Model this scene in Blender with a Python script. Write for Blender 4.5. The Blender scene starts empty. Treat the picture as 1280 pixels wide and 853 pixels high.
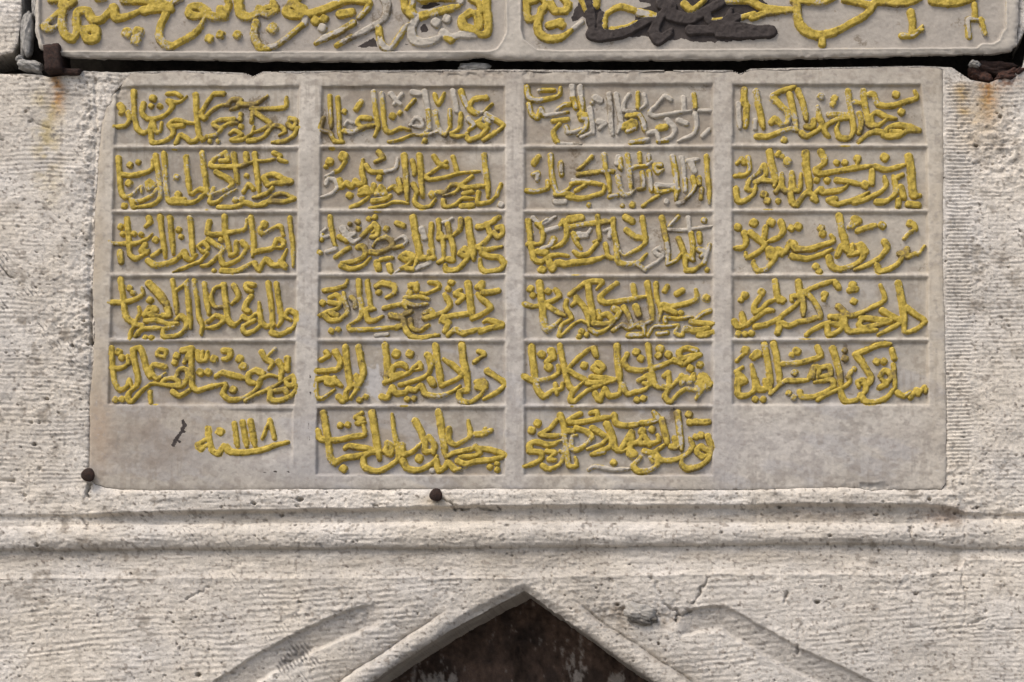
import bpy, math, random
import numpy as np

# ---------------------------------------------------------------- camera, sky, sun, exposure
SC = bpy.context.scene
COL = SC.collection
S = 0.0015                 # metres per unit of the drawing used below (the panel is about 1.6 m wide)
CX, CY, Z0 = 640.0, 426.5, 3.0
CAM_X, CAM_DZ, DIST = 0.45, -1.0, 5.0

cam_d = bpy.data.cameras.new('camera'); cam = bpy.data.objects.new('camera', cam_d); COL.objects.link(cam)
cam.location = (CAM_X, -DIST, Z0 + CAM_DZ)
cam.rotation_euler = (math.radians(90), 0, 0)
cam_d.sensor_width = 36.0; cam_d.lens = 36.0 * DIST / (1280 * S)
cam_d.shift_x = -CAM_X / (1280 * S); cam_d.shift_y = -CAM_DZ / (1280 * S)
cam_d.clip_start = 0.05; cam_d.clip_end = 500
SC.camera = cam

SUN_EL, SUN_AZ = 52.0, -38.0        # degrees; azimuth measured from straight in front of the wall, negative = left
world = bpy.data.worlds.new('World'); SC.world = world; world.use_nodes = True
wn = world.node_tree.nodes; wl = world.node_tree.links
for n in list(wn): wn.remove(n)
sky = wn.new('ShaderNodeTexSky'); sky.sky_type = 'NISHITA'; sky.sun_disc = False
sky.sun_elevation = math.radians(SUN_EL); sky.sun_rotation = math.radians(180 - SUN_AZ)
sky.air_density = 1.0; sky.dust_density = 4.0; sky.ozone_density = 1.0
bg = wn.new('ShaderNodeBackground'); bg.inputs['Strength'].default_value = 0.11
wo = wn.new('ShaderNodeOutputWorld')
wl.new(sky.outputs[0], bg.inputs[0]); wl.new(bg.outputs[0], wo.inputs[0])

sd_ = bpy.data.lights.new('sun', 'SUN'); sd_.energy = 1.4; sd_.angle = math.radians(26); sd_.color = (1.0, 0.93, 0.82)
sun = bpy.data.objects.new('sun', sd_); COL.objects.link(sun)
el, az = math.radians(SUN_EL), math.radians(SUN_AZ)
from mathutils import Vector
sdir = Vector((math.cos(el) * math.sin(az), -math.cos(el) * math.cos(az), math.sin(el)))   # towards the sun
sun.rotation_euler = sdir.to_track_quat('Z', 'Y').to_euler()
sun.location = (0, -10, 12)

SC.view_settings.view_transform = 'Standard'; SC.view_settings.look = 'None'
SC.view_settings.exposure = 0.60; SC.view_settings.gamma = 1.0

# ---------------------------------------------------------------- helpers: noise, distance fields
def _rand(seed, n=512):
    return np.random.RandomState(seed).rand(n, n).astype(np.float32)
_T = {}
def vnoise(x, y, seed=0):
    """smooth value noise in -1..1 at unit lattice"""
    if seed not in _T: _T[seed] = _rand(seed + 17)
    T = _T[seed]
    xi = np.floor(x).astype(np.int32); yi = np.floor(y).astype(np.int32)
    fx = (x - xi).astype(np.float32); fy = (y - yi).astype(np.float32)
    fx = fx * fx * (3 - 2 * fx); fy = fy * fy * (3 - 2 * fy)
    x0 = xi & 511; x1 = (xi + 1) & 511; y0 = yi & 511; y1 = (yi + 1) & 511
    a = T[y0, x0]; b = T[y0, x1]; c = T[y1, x0]; d = T[y1, x1]
    return ((a + (b - a) * fx) * (1 - fy) + (c + (d - c) * fx) * fy) * 2 - 1
def fbm(x, y, sx, sy=None, octv=4, seed=0, gain=0.5):
    sy = sy or sx
    r = 0; amp = 1; tot = 0; fx, fy = 1.0 / sx, 1.0 / sy
    for o in range(octv):
        r = r + amp * vnoise(x * fx + 31.7 * o, y * fy + 11.3 * o, seed + o * 7)
        tot += amp; amp *= gain; fx *= 2.03; fy *= 2.03
    return r / tot * 1.6
def sstep(a, b, v):
    t = np.clip((v - a) / (b - a), 0, 1)
    return t * t * (3 - 2 * t)
def pits(x, y, cell, rmin, rmax, prob, seed, stretch=1.0):
    """round and oval holes scattered on a jittered lattice, 0..1 (1 = middle of a hole)"""
    rs = np.random.RandomState(seed); N = 256
    jx = rs.rand(N, N); jy = rs.rand(N, N); rr = rmin + (rmax - rmin) * rs.rand(N, N) ** 3
    on = rs.rand(N, N)
    gx = x / cell; gy = y / cell
    xi = np.floor(gx).astype(np.int32); yi = np.floor(gy).astype(np.int32)
    out = np.zeros(x.shape, np.float32)
    for dy in (-1, 0, 1):
        for dx in (-1, 0, 1):
            a = (xi + dx) & 255; b = (yi + dy) & 255
            px = (xi + dx + jx[b, a]) * cell; py = (yi + dy + jy[b, a]) * cell
            d = np.hypot((x - px) / stretch, y - py) / rr[b, a]
            v = np.clip(1 - d * d, 0, 1) * (on[b, a] < prob) * np.minimum(rr[b, a] / 1.2, 2.2)
            out = np.maximum(out, v)
    return out
def line_dist(x, y, pts):
    d = np.full(x.shape, 1e9, np.float32)
    for (ax, ay), (bx, by) in zip(pts[:-1], pts[1:]):
        vx, vy = bx - ax, by - ay; L = vx * vx + vy * vy + 1e-9
        t = np.clip(((x - ax) * vx + (y - ay) * vy) / L, 0, 1)
        d = np.minimum(d, np.hypot(x - ax - t * vx, y - ay - t * vy))
    return d
def poly_sdf(x, y, pts):
    """negative inside"""
    d = line_dist(x, y, list(pts) + [pts[0]])
    ins = np.zeros(x.shape, bool)
    n = len(pts)
    for i in range(n):
        ax, ay = pts[i]; bx, by = pts[(i + 1) % n]
        if ay == by: continue
        c = ((ay > y) != (by > y)) & (x < (bx - ax) * (y - ay) / (by - ay) + ax)
        ins ^= c
    return np.where(ins, -d, d)
def lerp_curve(v, pts):
    a = np.array(pts, float)
    return np.interp(v, a[:, 0], a[:, 1])
def blob(x, y, cx, cy, rx, ry):
    return np.exp(-((x - cx) / rx) ** 2 - ((y - cy) / ry) ** 2)

# ---------------------------------------------------------------- helpers: objects
def tag(o, label=None, cat=None, group=None, kind=None):
    if label: o['label'] = label
    if cat: o['category'] = cat
    if group: o['group'] = group
    if kind: o['kind'] = kind
    return o
def empty(name, px, py, h=0.0):
    o = bpy.data.objects.new(name, None); COL.objects.link(o)
    o.location = W(px, py, h); o.empty_display_size = 0.05
    return o
def W(px, py, h=0.0):
    return ((px - CX) * S, -h * S, Z0 + (CY - py) * S)
def mesh_obj(name, verts, faces, mat, parent=None, attrs=None, smooth=True):
    """verts (n,3) world metres; faces (m,4) or list; attrs {name: (n,) or (n,3)}"""
    verts = np.asarray(verts, np.float32)
    me = bpy.data.meshes.new(name)
    if isinstance(faces, np.ndarray):
        k = faces.shape[1]
        me.vertices.add(len(verts)); me.vertices.foreach_set('co', verts.ravel())
        me.loops.add(faces.size); me.loops.foreach_set('vertex_index', faces.astype(np.int32).ravel())
        me.polygons.add(len(faces)); me.polygons.foreach_set('loop_start', np.arange(0, faces.size, k, dtype=np.int32))
        me.update(calc_edges=True)
    else:
        me.from_pydata([tuple(v) for v in verts], [], faces); me.update()
    if smooth: me.polygons.foreach_set('use_smooth', np.ones(len(me.polygons), bool))
    for nm, a in (attrs or {}).items():
        a = np.asarray(a, np.float32)
        if a.ndim == 2:
            at = me.color_attributes.new(nm, 'FLOAT_COLOR', 'POINT')
            at.data.foreach_set('color', np.concatenate([a, np.ones((len(a), 1), np.float32)], 1).ravel())
        else:
            at = me.attributes.new(nm, 'FLOAT', 'POINT'); at.data.foreach_set('value', a)
    me.materials.append(mat)
    o = bpy.data.objects.new(name, me); COL.objects.link(o)
    if parent is not None:
        o.parent = parent
        o.matrix_parent_inverse.identity()
        m = parent_world(parent)
        me.transform(m.inverted())
    return o
from mathutils import Matrix
def parent_world(p):
    m = Matrix.Translation(p.location)
    while p.parent is not None:
        p = p.parent; m = Matrix.Translation(p.location) @ m
    return m
def grid_meshes(X, Y, H, labels, attrs, side=0.0, sidemask=None):
    """turns label array over grid faces into (verts, faces, attrs) per label, with sides going back `side` units
    along edges next to faces labelled -1"""
    ny, nx = X.shape
    idx = np.arange(ny * nx).reshape(ny, nx)
    P = np.stack([(X - CX) * S, -H * S, Z0 + (CY - Y) * S], -1).reshape(-1, 3).astype(np.float32)
    out = {}
    Lp = np.full((ny + 1, nx + 1), -2, np.int32); Lp[1:-1, 1:-1] = labels
    for lab in np.unique(labels):
        if lab < 0: continue
        M = labels == lab
        a = idx[:-1, :-1][M]; b = idx[:-1, 1:][M]; c = idx[1:, 1:][M]; d = idx[1:, :-1][M]
        F = np.stack([a, d, c, b], 1)
        sf = []
        if side > 0:
            # vertical edges
            lft = (Lp[1:-1, 1:] [:, :]) ; 
            A = Lp[1:-1, :-1]; B = Lp[1:-1, 1:]            # faces left and right of vertical edge j
            e = (A == -1) & (B == lab); ii, jj = np.nonzero(e)
            sf.append(np.stack([idx[ii, jj], idx[ii + 1, jj]], 1))
            e = (A == lab) & (B == -1); ii, jj = np.nonzero(e)
            sf.append(np.stack([idx[ii + 1, jj], idx[ii, jj]], 1))
            A = Lp[:-1, 1:-1]; B = Lp[1:, 1:-1]
            e = (A == -1) & (B == lab); ii, jj = np.nonzero(e)
            sf.append(np.stack([idx[ii, jj + 1], idx[ii, jj]], 1))
            e = (A == lab) & (B == -1); ii, jj = np.nonzero(e)
            sf.append(np.stack([idx[ii, jj], idx[ii, jj + 1]], 1))
        used = np.unique(F)
        remap = np.full(ny * nx, -1, np.int64); remap[used] = np.arange(len(used))
        V = P[used]; F2 = remap[F]
        at = {k: (v.reshape(-1, v.shape[-1])[used] if v.ndim == 3 else v.reshape(-1)[used]) for k, v in attrs.items()}
        if side > 0:
            E = np.concatenate(sf)
            if len(E):
                eu = np.unique(E)
                E2 = remap[E]
                # own copies of the rim so that the edge stays crisp, two steps back
                n0 = len(V)
                rm = np.full(ny * nx, -1, np.int64); rm[eu] = np.arange(len(eu))
                rim = P[eu]; k = len(eu); e0 = rm[E[:, 0]]; e1 = rm[E[:, 1]]
                depths = [0, 1.2, 3, 6, 10, 15, 22, 31, 42, 58, 80, 110, 150, 200]
                depths = [q for q in depths if q < side] + [side]
                Vs = [V]; Fs = [F2]; gx = X.reshape(-1)[eu]; gy = Y.reshape(-1)[eu]; colr = []
                for s, q in enumerate(depths):
                    r2 = rim.copy(); r2[:, 1] += q * S
                    if q > 0:
                        am = min(q, 8) / 8
                        r2[:, 0] += am * 0.8 * S * fbm(gx + gy, gx * 0 + q, 11, 11, 3, 611); r2[:, 2] += am * 0.8 * S * fbm(gx - gy, gx * 0 + q, 11, 11, 3, 612)
                    Vs.append(r2); o0 = n0 + s * k
                    if s: Fs.append(np.stack([o0 - k + e0, o0 - k + e1, o0 + e1, o0 + e0], 1)[:, ::-1])
                    t = 0.85 * (1 if q > 2 else q / 2); v = 1 + 0.35 * fbm(gx + gy, gy * 0 + q, 16, 12, 4, 613)
                    colr.append(v[:, None] * np.array([[0.33, 0.305, 0.27]]) * t + (1 - t) * at['col'][remap[eu]])
                V = np.concatenate(Vs); F2 = np.concatenate(Fs)
                for kk in at:
                    v = at[kk]
                    at[kk] = np.concatenate([v] + (colr if kk == 'col' else [v[remap[eu]] * (0.3 if s_ else 1) for s_ in range(len(depths))]))
        out[int(lab)] = (V, F2, at)
    return out
def snap(X, Y, sdf, tol):
    """moves grid points lying close to the zero line of sdf onto it"""
    e = 0.5
    d = sdf(X, Y)
    near = np.abs(d) < tol
    x = X[near]; y = Y[near]
    gx = (sdf(x + e, y) - sdf(x - e, y)) / (2 * e); gy = (sdf(x, y + e) - sdf(x, y - e)) / (2 * e)
    g = np.maximum(gx * gx + gy * gy, 0.25)
    X = X.copy(); Y = Y.copy()
    X[near] -= d[near] * gx / g; Y[near] -= d[near] * gy / g
    d = d.copy(); d[near] = 0
    return X, Y, d

# ---------------------------------------------------------------- materials
def stone_material(name, rough=0.9, mottle=0.10, bump=0.5, fine=900.0, speck=0.0, gold=False):
    m = bpy.data.materials.new(name); m.use_nodes = True
    nt = m.node_tree; N = nt.nodes; L = nt.links
    b = N['Principled BSDF']; b.inputs['Roughness'].default_value = rough
    b.inputs['Specular IOR Level'].default_value = 0.25
    tc = N.new('ShaderNodeTexCoord')
    at = N.new('ShaderNodeAttribute'); at.attribute_name = 'col'
    n1 = N.new('ShaderNodeTexNoise'); n1.inputs['Scale'].default_value = 130; n1.inputs['Detail'].default_value = 8; n1.inputs['Roughness'].default_value = 0.7
    n2 = N.new('ShaderNodeTexNoise'); n2.inputs['Scale'].default_value = fine; n2.inputs['Detail'].default_value = 3
    L.new(tc.outputs['Object'], n1.inputs['Vector']); L.new(tc.outputs['Object'], n2.inputs['Vector'])
    mr = N.new('ShaderNodeMapRange'); mr.inputs['From Min'].default_value = 0.25; mr.inputs['From Max'].default_value = 0.75
    mr.inputs['To Min'].default_value = 1 - mottle; mr.inputs['To Max'].default_value = 1 + mottle
    L.new(n1.outputs[0], mr.inputs[0])
    mr2 = N.new('ShaderNodeMapRange'); mr2.inputs['From Min'].default_value = 0.3; mr2.inputs['From Max'].default_value = 0.7
    mr2.inputs['To Min'].default_value = 1 - mottle * 0.8; mr2.inputs['To Max'].default_value = 1 + mottle * 0.8
    L.new(n2.outputs[0], mr2.inputs[0])
    mu = N.new('ShaderNodeMath'); mu.operation = 'MULTIPLY'; L.new(mr.outputs[0], mu.inputs[0]); L.new(mr2.outputs[0], mu.inputs[1])
    sc_ = N.new('ShaderNodeVectorMath'); sc_.operation = 'SCALE'
    L.new(mu.outputs[0], sc_.inputs['Scale'])
    col_out = at.outputs['Color']
    if gold:
        ap = N.new('ShaderNodeAttribute'); ap.attribute_name = 'paint'
        ak = N.new('ShaderNodeAttribute'); ak.attribute_name = 'black'
        n3 = N.new('ShaderNodeTexNoise'); n3.inputs['Scale'].default_value = 240; n3.inputs['Detail'].default_value = 6; n3.inputs['Roughness'].default_value = 0.65
        L.new(tc.outputs['Object'], n3.inputs['Vector'])
        def mask(attr, lo=0.93, hi=1.07):
            a1 = N.new('ShaderNodeMath'); a1.operation = 'ADD'; L.new(attr.outputs['Fac'], a1.inputs[0]); L.new(n3.outputs[0], a1.inputs[1])
            a2 = N.new('ShaderNodeMapRange'); a2.interpolation_type = 'SMOOTHSTEP'
            a2.inputs['From Min'].default_value = lo; a2.inputs['From Max'].default_value = hi
            L.new(a1.outputs[0], a2.inputs[0]); return a2.outputs[0]
        # gold paint: brown undercoat and grime showing through brighter ochre
        n4 = N.new('ShaderNodeTexNoise'); n4.inputs['Scale'].default_value = 75; n4.inputs['Detail'].default_value = 8; n4.inputs['Roughness'].default_value = 0.75
        L.new(tc.outputs['Object'], n4.inputs['Vector'])
        cr = N.new('ShaderNodeValToRGB')
        cr.color_ramp.elements[0].position = 0.33; cr.color_ramp.elements[0].color = (0.13, 0.10, 0.034, 1)
        cr.color_ramp.elements[1].position = 0.66; cr.color_ramp.elements[1].color = (0.62, 0.465, 0.11, 1)
        e = cr.color_ramp.elements.new(0.47); e.color = (0.40, 0.295, 0.052, 1)
        L.new(n4.outputs[0], cr.inputs[0])
        mx = N.new('ShaderNodeMix'); mx.data_type = 'RGBA'
        L.new(mask(ap), mx.inputs[0]); L.new(col_out, mx.inputs[6]); L.new(cr.outputs[0], mx.inputs[7])
        adt = N.new('ShaderNodeAttribute'); adt.attribute_name = 'dirt_edge_tone'
        md = N.new('ShaderNodeMix'); md.data_type = 'RGBA'; dm = N.new('ShaderNodeMath'); dm.operation = 'MULTIPLY'; dm.inputs[1].default_value = 0.72
        L.new(mask(adt, 0.90, 1.22), dm.inputs[0]); L.new(dm.outputs[0], md.inputs[0]); L.new(mx.outputs[2], md.inputs[6]); md.inputs[7].default_value = (0.145, 0.110, 0.070, 1)
        mk = N.new('ShaderNodeMix'); mk.data_type = 'RGBA'
        L.new(mask(ak), mk.inputs[0]); L.new(md.outputs[2], mk.inputs[6]); 
        ck = N.new('ShaderNodeValToRGB'); ck.color_ramp.elements[0].position = 0.3; ck.color_ramp.elements[1].position = 0.75
        ck.color_ramp.elements[0].color = (0.030, 0.024, 0.023, 1); ck.color_ramp.elements[1].color = (0.072, 0.060, 0.056, 1)
        L.new(n4.outputs[0], ck.inputs[0]); L.new(ck.outputs[0], mk.inputs[7])
        col_out = mk.outputs[2]
    L.new(col_out, sc_.inputs[0])
    L.new(sc_.outputs[0], b.inputs['Base Color'])
    bp = N.new('ShaderNodeBump'); bp.inputs['Strength'].default_value = bump; bp.inputs['Distance'].default_value = 0.002
    ad = N.new('ShaderNodeMath'); ad.operation = 'ADD'
    m2 = N.new('ShaderNodeMath'); m2.operation = 'MULTIPLY'; m2.inputs[1].default_value = 0.35
    L.new(n2.outputs[0], m2.inputs[0]); L.new(n1.outputs[0], ad.inputs[0]); L.new(m2.outputs[0], ad.inputs[1])
    L.new(ad.outputs[0], bp.inputs['Height']); L.new(bp.outputs[0], b.inputs['Normal'])
    return m
M_WALL = stone_material('weathered_limestone', 0.95, 0.15, 0.7, 520)
M_MARBLE = stone_material('carved_marble', 0.8, 0.10, 0.3, 900, gold=True)
def plain_material(name, c0, c1, scale, rough=0.8, bump=0.6, metal=0.0):
    m = bpy.data.materials.new(name); m.use_nodes = True
    N = m.node_tree.nodes; L = m.node_tree.links; b = N['Principled BSDF']
    b.inputs['Roughness'].default_value = rough; b.inputs['Metallic'].default_value = metal
    tc = N.new('ShaderNodeTexCoord'); n = N.new('ShaderNodeTexNoise'); n.inputs['Scale'].default_value = scale
    n.inputs['Detail'].default_value = 8; n.inputs['Roughness'].default_value = 0.7
    L.new(tc.outputs['Object'], n.inputs['Vector'])
    cr = N.new('ShaderNodeValToRGB'); cr.color_ramp.elements[0].position = 0.35; cr.color_ramp.elements[1].position = 0.68
    cr.color_ramp.elements[0].color = (*c0, 1); cr.color_ramp.elements[1].color = (*c1, 1)
    L.new(n.outputs[0], cr.inputs[0]); L.new(cr.outputs[0], b.inputs['Base Color'])
    bp = N.new('ShaderNodeBump'); bp.inputs['Strength'].default_value = bump; bp.inputs['Distance'].default_value = 0.003
    L.new(n.outputs[0], bp.inputs['Height']); L.new(bp.outputs[0], b.inputs['Normal'])
    return m
M_RUST = plain_material('rusty_iron', (0.012, 0.006, 0.005), (0.05, 0.022, 0.014), 160, 0.85, 0.9, 0.1)
M_RUSTR = plain_material('flaking_rust', (0.008, 0.005, 0.005), (0.085, 0.032, 0.018), 150, 0.9, 1.0)
M_GREY = plain_material('grey_mortar_stone', (0.18, 0.175, 0.165), (0.42, 0.405, 0.38), 120, 0.9, 0.8)
M_LUMP = plain_material('dark_mortar', (0.03, 0.028, 0.026), (0.30, 0.28, 0.25), 60, 0.95, 1.0)
M_SHADECORE = plain_material('gap_shade_core', (0.02, 0.017, 0.014), (0.07, 0.06, 0.05), 40, 0.95, 0.8)
M_GROUND = plain_material('ground_paving', (0.16, 0.15, 0.14), (0.26, 0.25, 0.235), 3, 0.9, 0.4)

# ---------------------------------------------------------------- the outlines everything shares
ARCH_L = [(655, 738), (648, 742), (630, 751), (603, 765), (576, 780), (540, 802), (498, 829), (462, 853), (400, 900), (345, 960), (318, 1040), (312, 2440)]
ARCH_R = [(655, 738), (664, 745), (676, 754), (708, 776), (744, 802), (782, 829), (822, 855), (890, 905), (945, 965), (975, 1045), (985, 2440)]
ARCH = ARCH_L[::-1] + ARCH_R[1:]
PANEL = [(162, 92), (230, 90), (306, 93), (316, 97), (328, 91), (440, 90), (560, 89), (640, 89), (700, 91), (800, 90), (915, 90), (926, 94), (938, 88),
         (1040, 86), (1110, 84), (1160, 84), (1178, 88), (1179, 200), (1178, 330), (1181, 420), (1183, 520), (1182, 604), (1176, 611), (1090, 612), (1070, 609), (900, 612),
         (640, 611), (400, 611), (300, 612), (180, 613), (150, 611), (132, 609), (119, 606), (112, 598), (112, 510), (118, 420), (116, 360), (120, 250), (123, 195), (127, 160), (133, 138), (143, 120), (153, 104)]
GAP = [(-1500, 84), (0, 80), (30, 77), (62, 60), (84, 70), (160, 72), (300, 74), (480, 75), (700, 74), (900, 73), (1020, 71), (1150, 68), (1230, 66), (1268, 62), (1280, 40), (1286, 20), (3000, 18),
       (3000, 24), (1292, 26), (1284, 60), (1278, 84), (1262, 92), (1236, 104), (1214, 100), (1190, 84), (1150, 82), (1040, 84), (938, 86), (926, 92), (915, 88), (800, 88), (640, 87), (560, 87), (440, 88), (328, 89), (316, 95),
       (306, 91), (230, 88), (150, 90), (104, 88), (92, 93), (60, 96), (40, 90), (20, 89), (0, 90), (-1500, 90)]
UPPER = [(46, -420), (46, 0), (45, 40), (50, 62), (60, 66), (84, 73), (160, 75), (300, 77), (480, 78), (560, 76), (600, 73), (640, 77), (700, 77), (900, 76), (1020, 74), (1150, 71), (1230, 69), (1262, 66), (1270, 58), (1273, 20), (1274, -420)]
def arch_sdf(x, y):
    am = 1.0 + 1.2 * blob(x, y, 700, 765, 50, 30)
    return poly_sdf(x + am * 0.9 * fbm(x, y, 18, 18, 3, 621), y + am * 1.0 * fbm(x, y, 20, 16, 3, 622), ARCH)
def panel_sdf(x, y):
    am = 0.55 + 3.2 * blob(x, y, 142, 112, 26, 34) + 1.2 * blob(x, y, 120, 330, 10, 200) + 0.8 * blob(x, y, 1120, 612, 70, 12) + 0.8 * blob(x, y, 640, 88, 900, 8)
    return poly_sdf(x + am * fbm(x, y, 13, 13, 4, 623), y + am * fbm(x, y, 15, 9, 4, 624), PANEL)

# ================================================================ THE WALL: one thing made of stone blocks
def axis(lo, hi, f0, f1, step):
    a = list(np.arange(f0, f1 + step * .5, step))
    s = step; v = f0; l = []
    while v > lo:
        s = min(s * 1.22, 28); v -= s; l.append(v)
    s = step; v = a[-1]; r = []
    while v < hi:
        s = min(s * 1.22, 28); v += s; r.append(v)
    return np.array(l[::-1] + a + r)
GX = axis(-1700, 3000, -30, 1310, 1.15); GY = axis(-1000, 2426, -12, 870, 1.15)
X, Y = np.meshgrid(GX, GY); X = X.astype(np.float32); Y = Y.astype(np.float32)

def void_sdf(x, y):                       # positive in stone, negative where there is none
    d = arch_sdf(x, y)
    d = np.minimum(d, panel_sdf(x, y) - 0.35)
    d = np.minimum(d, poly_sdf(x, y, GAP))
    d = np.minimum(d, poly_sdf(x, y, UPPER) - 0.8)
    d = np.minimum(d, CHIPGAP(x, y))
    return d
def CHIPGAP(x, y):                        # loose rubble joint beside the upper panel, and the joint at the far right
    a = poly_sdf(x, y, [(24, -400), (27, 20), (22, 55), (16, 66), (-60, 84), (-60, 92), (30, 92), (62, 94), (62, 60), (46, 40), (46, -400)])
    return a
# joints between blocks, as polylines
JOINTS = {
    'left':  [(112, 612), (113, 520), (115, 430), (112, 360), (114, 300), (118, 220), (121, 160), (118, 100)],
    'right': [(1183, 612), (1184, 560), (1181, 480)],
}
def wall_height(x, y):
    H = np.zeros(x.shape, np.float32)
    wx = x + 6 * vnoise(x / 40, y / 40, 91); wy = y + 3.2 * vnoise(x / 60, y / 38, 92)
    # --- moulded course: levels at which the profile runs, varying along the wall
    g0 = lerp_curve(x, [(0, 645), (110, 645), (200, 642), (330, 640), (500, 637), (640, 634), (900, 634), (1000, 632), (1150, 632), (1190, 636), (1206, 643), (1300, 643)])
    g1 = lerp_curve(x, [(0, 660), (150, 657), (400, 655), (640, 652), (900, 655), (1150, 655), (1206, 650), (1300, 650)])
    t1 = lerp_curve(x, [(0, 688), (200, 686), (640, 684), (1000, 680), (1150, 680), (1206, 685), (1300, 685)])
    c1 = lerp_curve(x, [(0, 723), (200, 722), (640, 722), (900, 717), (1150, 718), (1200, 712), (1207, 700), (1300, 700)])
    yy = y + 0.9 * fbm(x, y, 26, 8, 3, 5) * (1 - 0.5 * sstep(1195, 1215, x))
    rightside = sstep(1196, 1210, x)
    leftside = 1 - sstep(90, 150, x)
    # ledge above the groove swells out a little
    lm = sstep(610, 618, yy) * (1 - leftside) * (1 - rightside)
    P = np.zeros(x.shape, np.float32)
    P += 3.0 * lm * (1 - sstep(g0 - 3, g0, yy))
    gd = 6.5 - 2.5 * rightside - 2.0 * leftside
    inside = sstep(g0 - 2.5, g0 + 1.5, yy)
    tor_c = (g1 + t1) / 2; tor_r = (t1 - g1) / 2
    u = np.clip((yy - tor_c) / (tor_r + 1.5), -1, 1)
    tor = 12.0 * np.sqrt(np.clip(1 - u * u, 0, 1)) 
    cav = np.clip((yy - t1) / np.maximum(c1 - t1, 1), 0, 1)
    prof = np.where(yy < g1 + 1, -gd + 0 * yy, -gd)
    prof = prof + tor * (0.9 - 0.15 * rightside)
    prof = np.where(yy > t1, -gd * (np.sqrt(np.clip(1 - cav ** 1.6, 0, 1))), prof)
    P = np.where(inside > 0, P * (1 - inside) + prof * inside, P)
    arris = 1.1 * np.clip(0.6 + 0.8 * fbm(x, y, 25, 12, 3, 55), 0, 1) * np.exp(-((yy - c1 - 1) / 2.4) ** 2)
    c1 = c1 + 1.2 * fbm(x, y, 18, 10, 3, 56)
    below = sstep(c1 - 2, c1 + 5, yy)
    P = P + arris
    # torn upper lip of the groove on the right and the crack left of it
    H += P
    mould = sstep(608, 614, y) * (1 - sstep(718, 728, y))
    # --- chisel marks
    amp = 0.55 + 0.45 * fbm(x, y, 70, 30, 3, 3)
    amp = np.clip(amp, 0.0, 1.1)
    brk = np.clip(0.7 + 0.7 * fbm(x, y, 20, 6, 2, 8), 0, 1.2)
    ph = (wy + 1.1 * fbm(x, y, 30, 12, 2, 4) - 0.02 * (x - 200)) / 5.7
    lines = np.sin(2 * np.pi * ph)
    lines = np.sign(lines) * np.abs(lines) ** 0.8
    tilt = (y + 0.075 * x + 3.2 * fbm(x, y, 60, 18, 3, 14)) / 7.2
    lines2 = np.sin(2 * np.pi * tilt)
    strip = sstep(1181, 1186, x) * (1 - sstep(1210, 1218, x)) * (1 - sstep(560, 600, y)) * sstep(98, 110, y)
    lines3 = np.sin(2 * np.pi * (y + 0.8 * vnoise(x / 20, y / 20, 44)) / 4.6)
    lines4 = np.sin(2 * np.pi * (y + 2.0 * vnoise(x / 30, y / 14, 45) + 0.01 * x) / 5.2)
    rgt = sstep(1208, 1216, x)
    lower = below
    edge_ok = 1 - blob(x, y, 112, 250, 16, 200)
    Lc = lines * (1 - lower) * (1 - sstep(1150, 1185, x)) + lines2 * lower * (1 - rgt) + lines4 * rgt * 0.8
    H += 0.70 * amp * brk * Lc * (1 - strip) * (1 - 0.85 * mould) * edge_ok
    H += 0.85 * strip * lines3 * (0.6 + 0.4 * brk)
    # along-the-run dressing on the mouldings
    H += mould * 0.55 * fbm(x, y, 22, 2.6, 3, 21)
    H += mould * 0.8 * fbm(x, y, 30, 9, 3, 22)
    # --- general unevenness, fine grain
    H += 1.6 * fbm(x, y, 170, 120, 3, 30)
    H += 0.45 * fbm(x, y, 11, 8, 4, 31) + 0.42 * fbm(x, y, 3.2, 2.4, 2, 32)
    # --- crumbled places
    R = 1.3 * blob(x, y, 112, 150, 16, 85) + 0.8 * blob(x, y, 128, 102, 30, 14) + 0.7 * blob(x, y, 112, 300, 9, 120) + 0.8 * blob(x, y, 106, 420, 12, 60)
    R += 0.9 * blob(x, y, 1255, 190, 30, 60) + 0.7 * blob(x, y, 1225, 330, 18, 60) + 0.5 * blob(x, y, 1190, 560, 10, 60)
    R += 1.0 * blob(x, y, 1160, 650, 40, 14) + 0.8 * blob(x, y, 1130, 735, 40, 20) + 0.6 * blob(x, y, 1190, 760, 16, 50)
    R += 1.2 * blob(x, y, 800, 765, 70, 16) + 0.7 * blob(x, y, 100, 690, 60, 18) + 0.6 * blob(x, y, 120, 755, 60, 22) + 0.7 * blob(x, y, 70, 400, 30, 50)
    R += 0.7 * blob(x, y, 400, 770, 90, 14) + 0.5 * blob(x, y, 40, 500, 40, 30) + 0.9 * blob(x, y, 1000, 640, 150, 8) + 0.8 * blob(x, y, 720, 790, 30, 20)
    R += 0.45 * np.clip(fbm(x, y, 120, 90, 2, 60), 0, 1)
    R = np.clip(R, 0, 1.4)
    H += R * (2.4 * fbm(x, y, 9, 6, 4, 33, 0.65) - 0.6)
    # broken hollow left of the arch crown, lump of old mortar sits in it
    H -= 2.5 * np.clip(fbm(x, y, 5, 9, 3, 59) + 0.4, 0, 1.2) * sstep(0.3, 0.8, blob(x, y, 368, 820, 28, 16))
    H -= 5.0 * blob(x, y, 790, 772, 26, 10) + 4.0 * blob(x, y, 838, 772, 16, 10)
    # --- pits
    dens = 0.32 + 0.35 * np.clip(fbm(x, y, 90, 60, 2, 61) + R * 0.6, -0.6, 1)
    x_, y_ = x, y
    x = x + 0.8 * vnoise(x / 2.2, y / 2.2, 641); y = y + 0.7 * vnoise(x / 2.4, y / 2.4, 642)
    p = pits(x, y, 9, 0.6, 1.4, 0.34, 71, 1.3) * sstep(0.05, 0.5, dens)
    p2 = pits(x, y, 21, 0.9, 2.4, 0.32, 72, 1.35) * sstep(0.15, 0.5, dens)
    p3 = pits(x, y, 60, 1.0, 3.2, 0.3, 73, 1.5)
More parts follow.
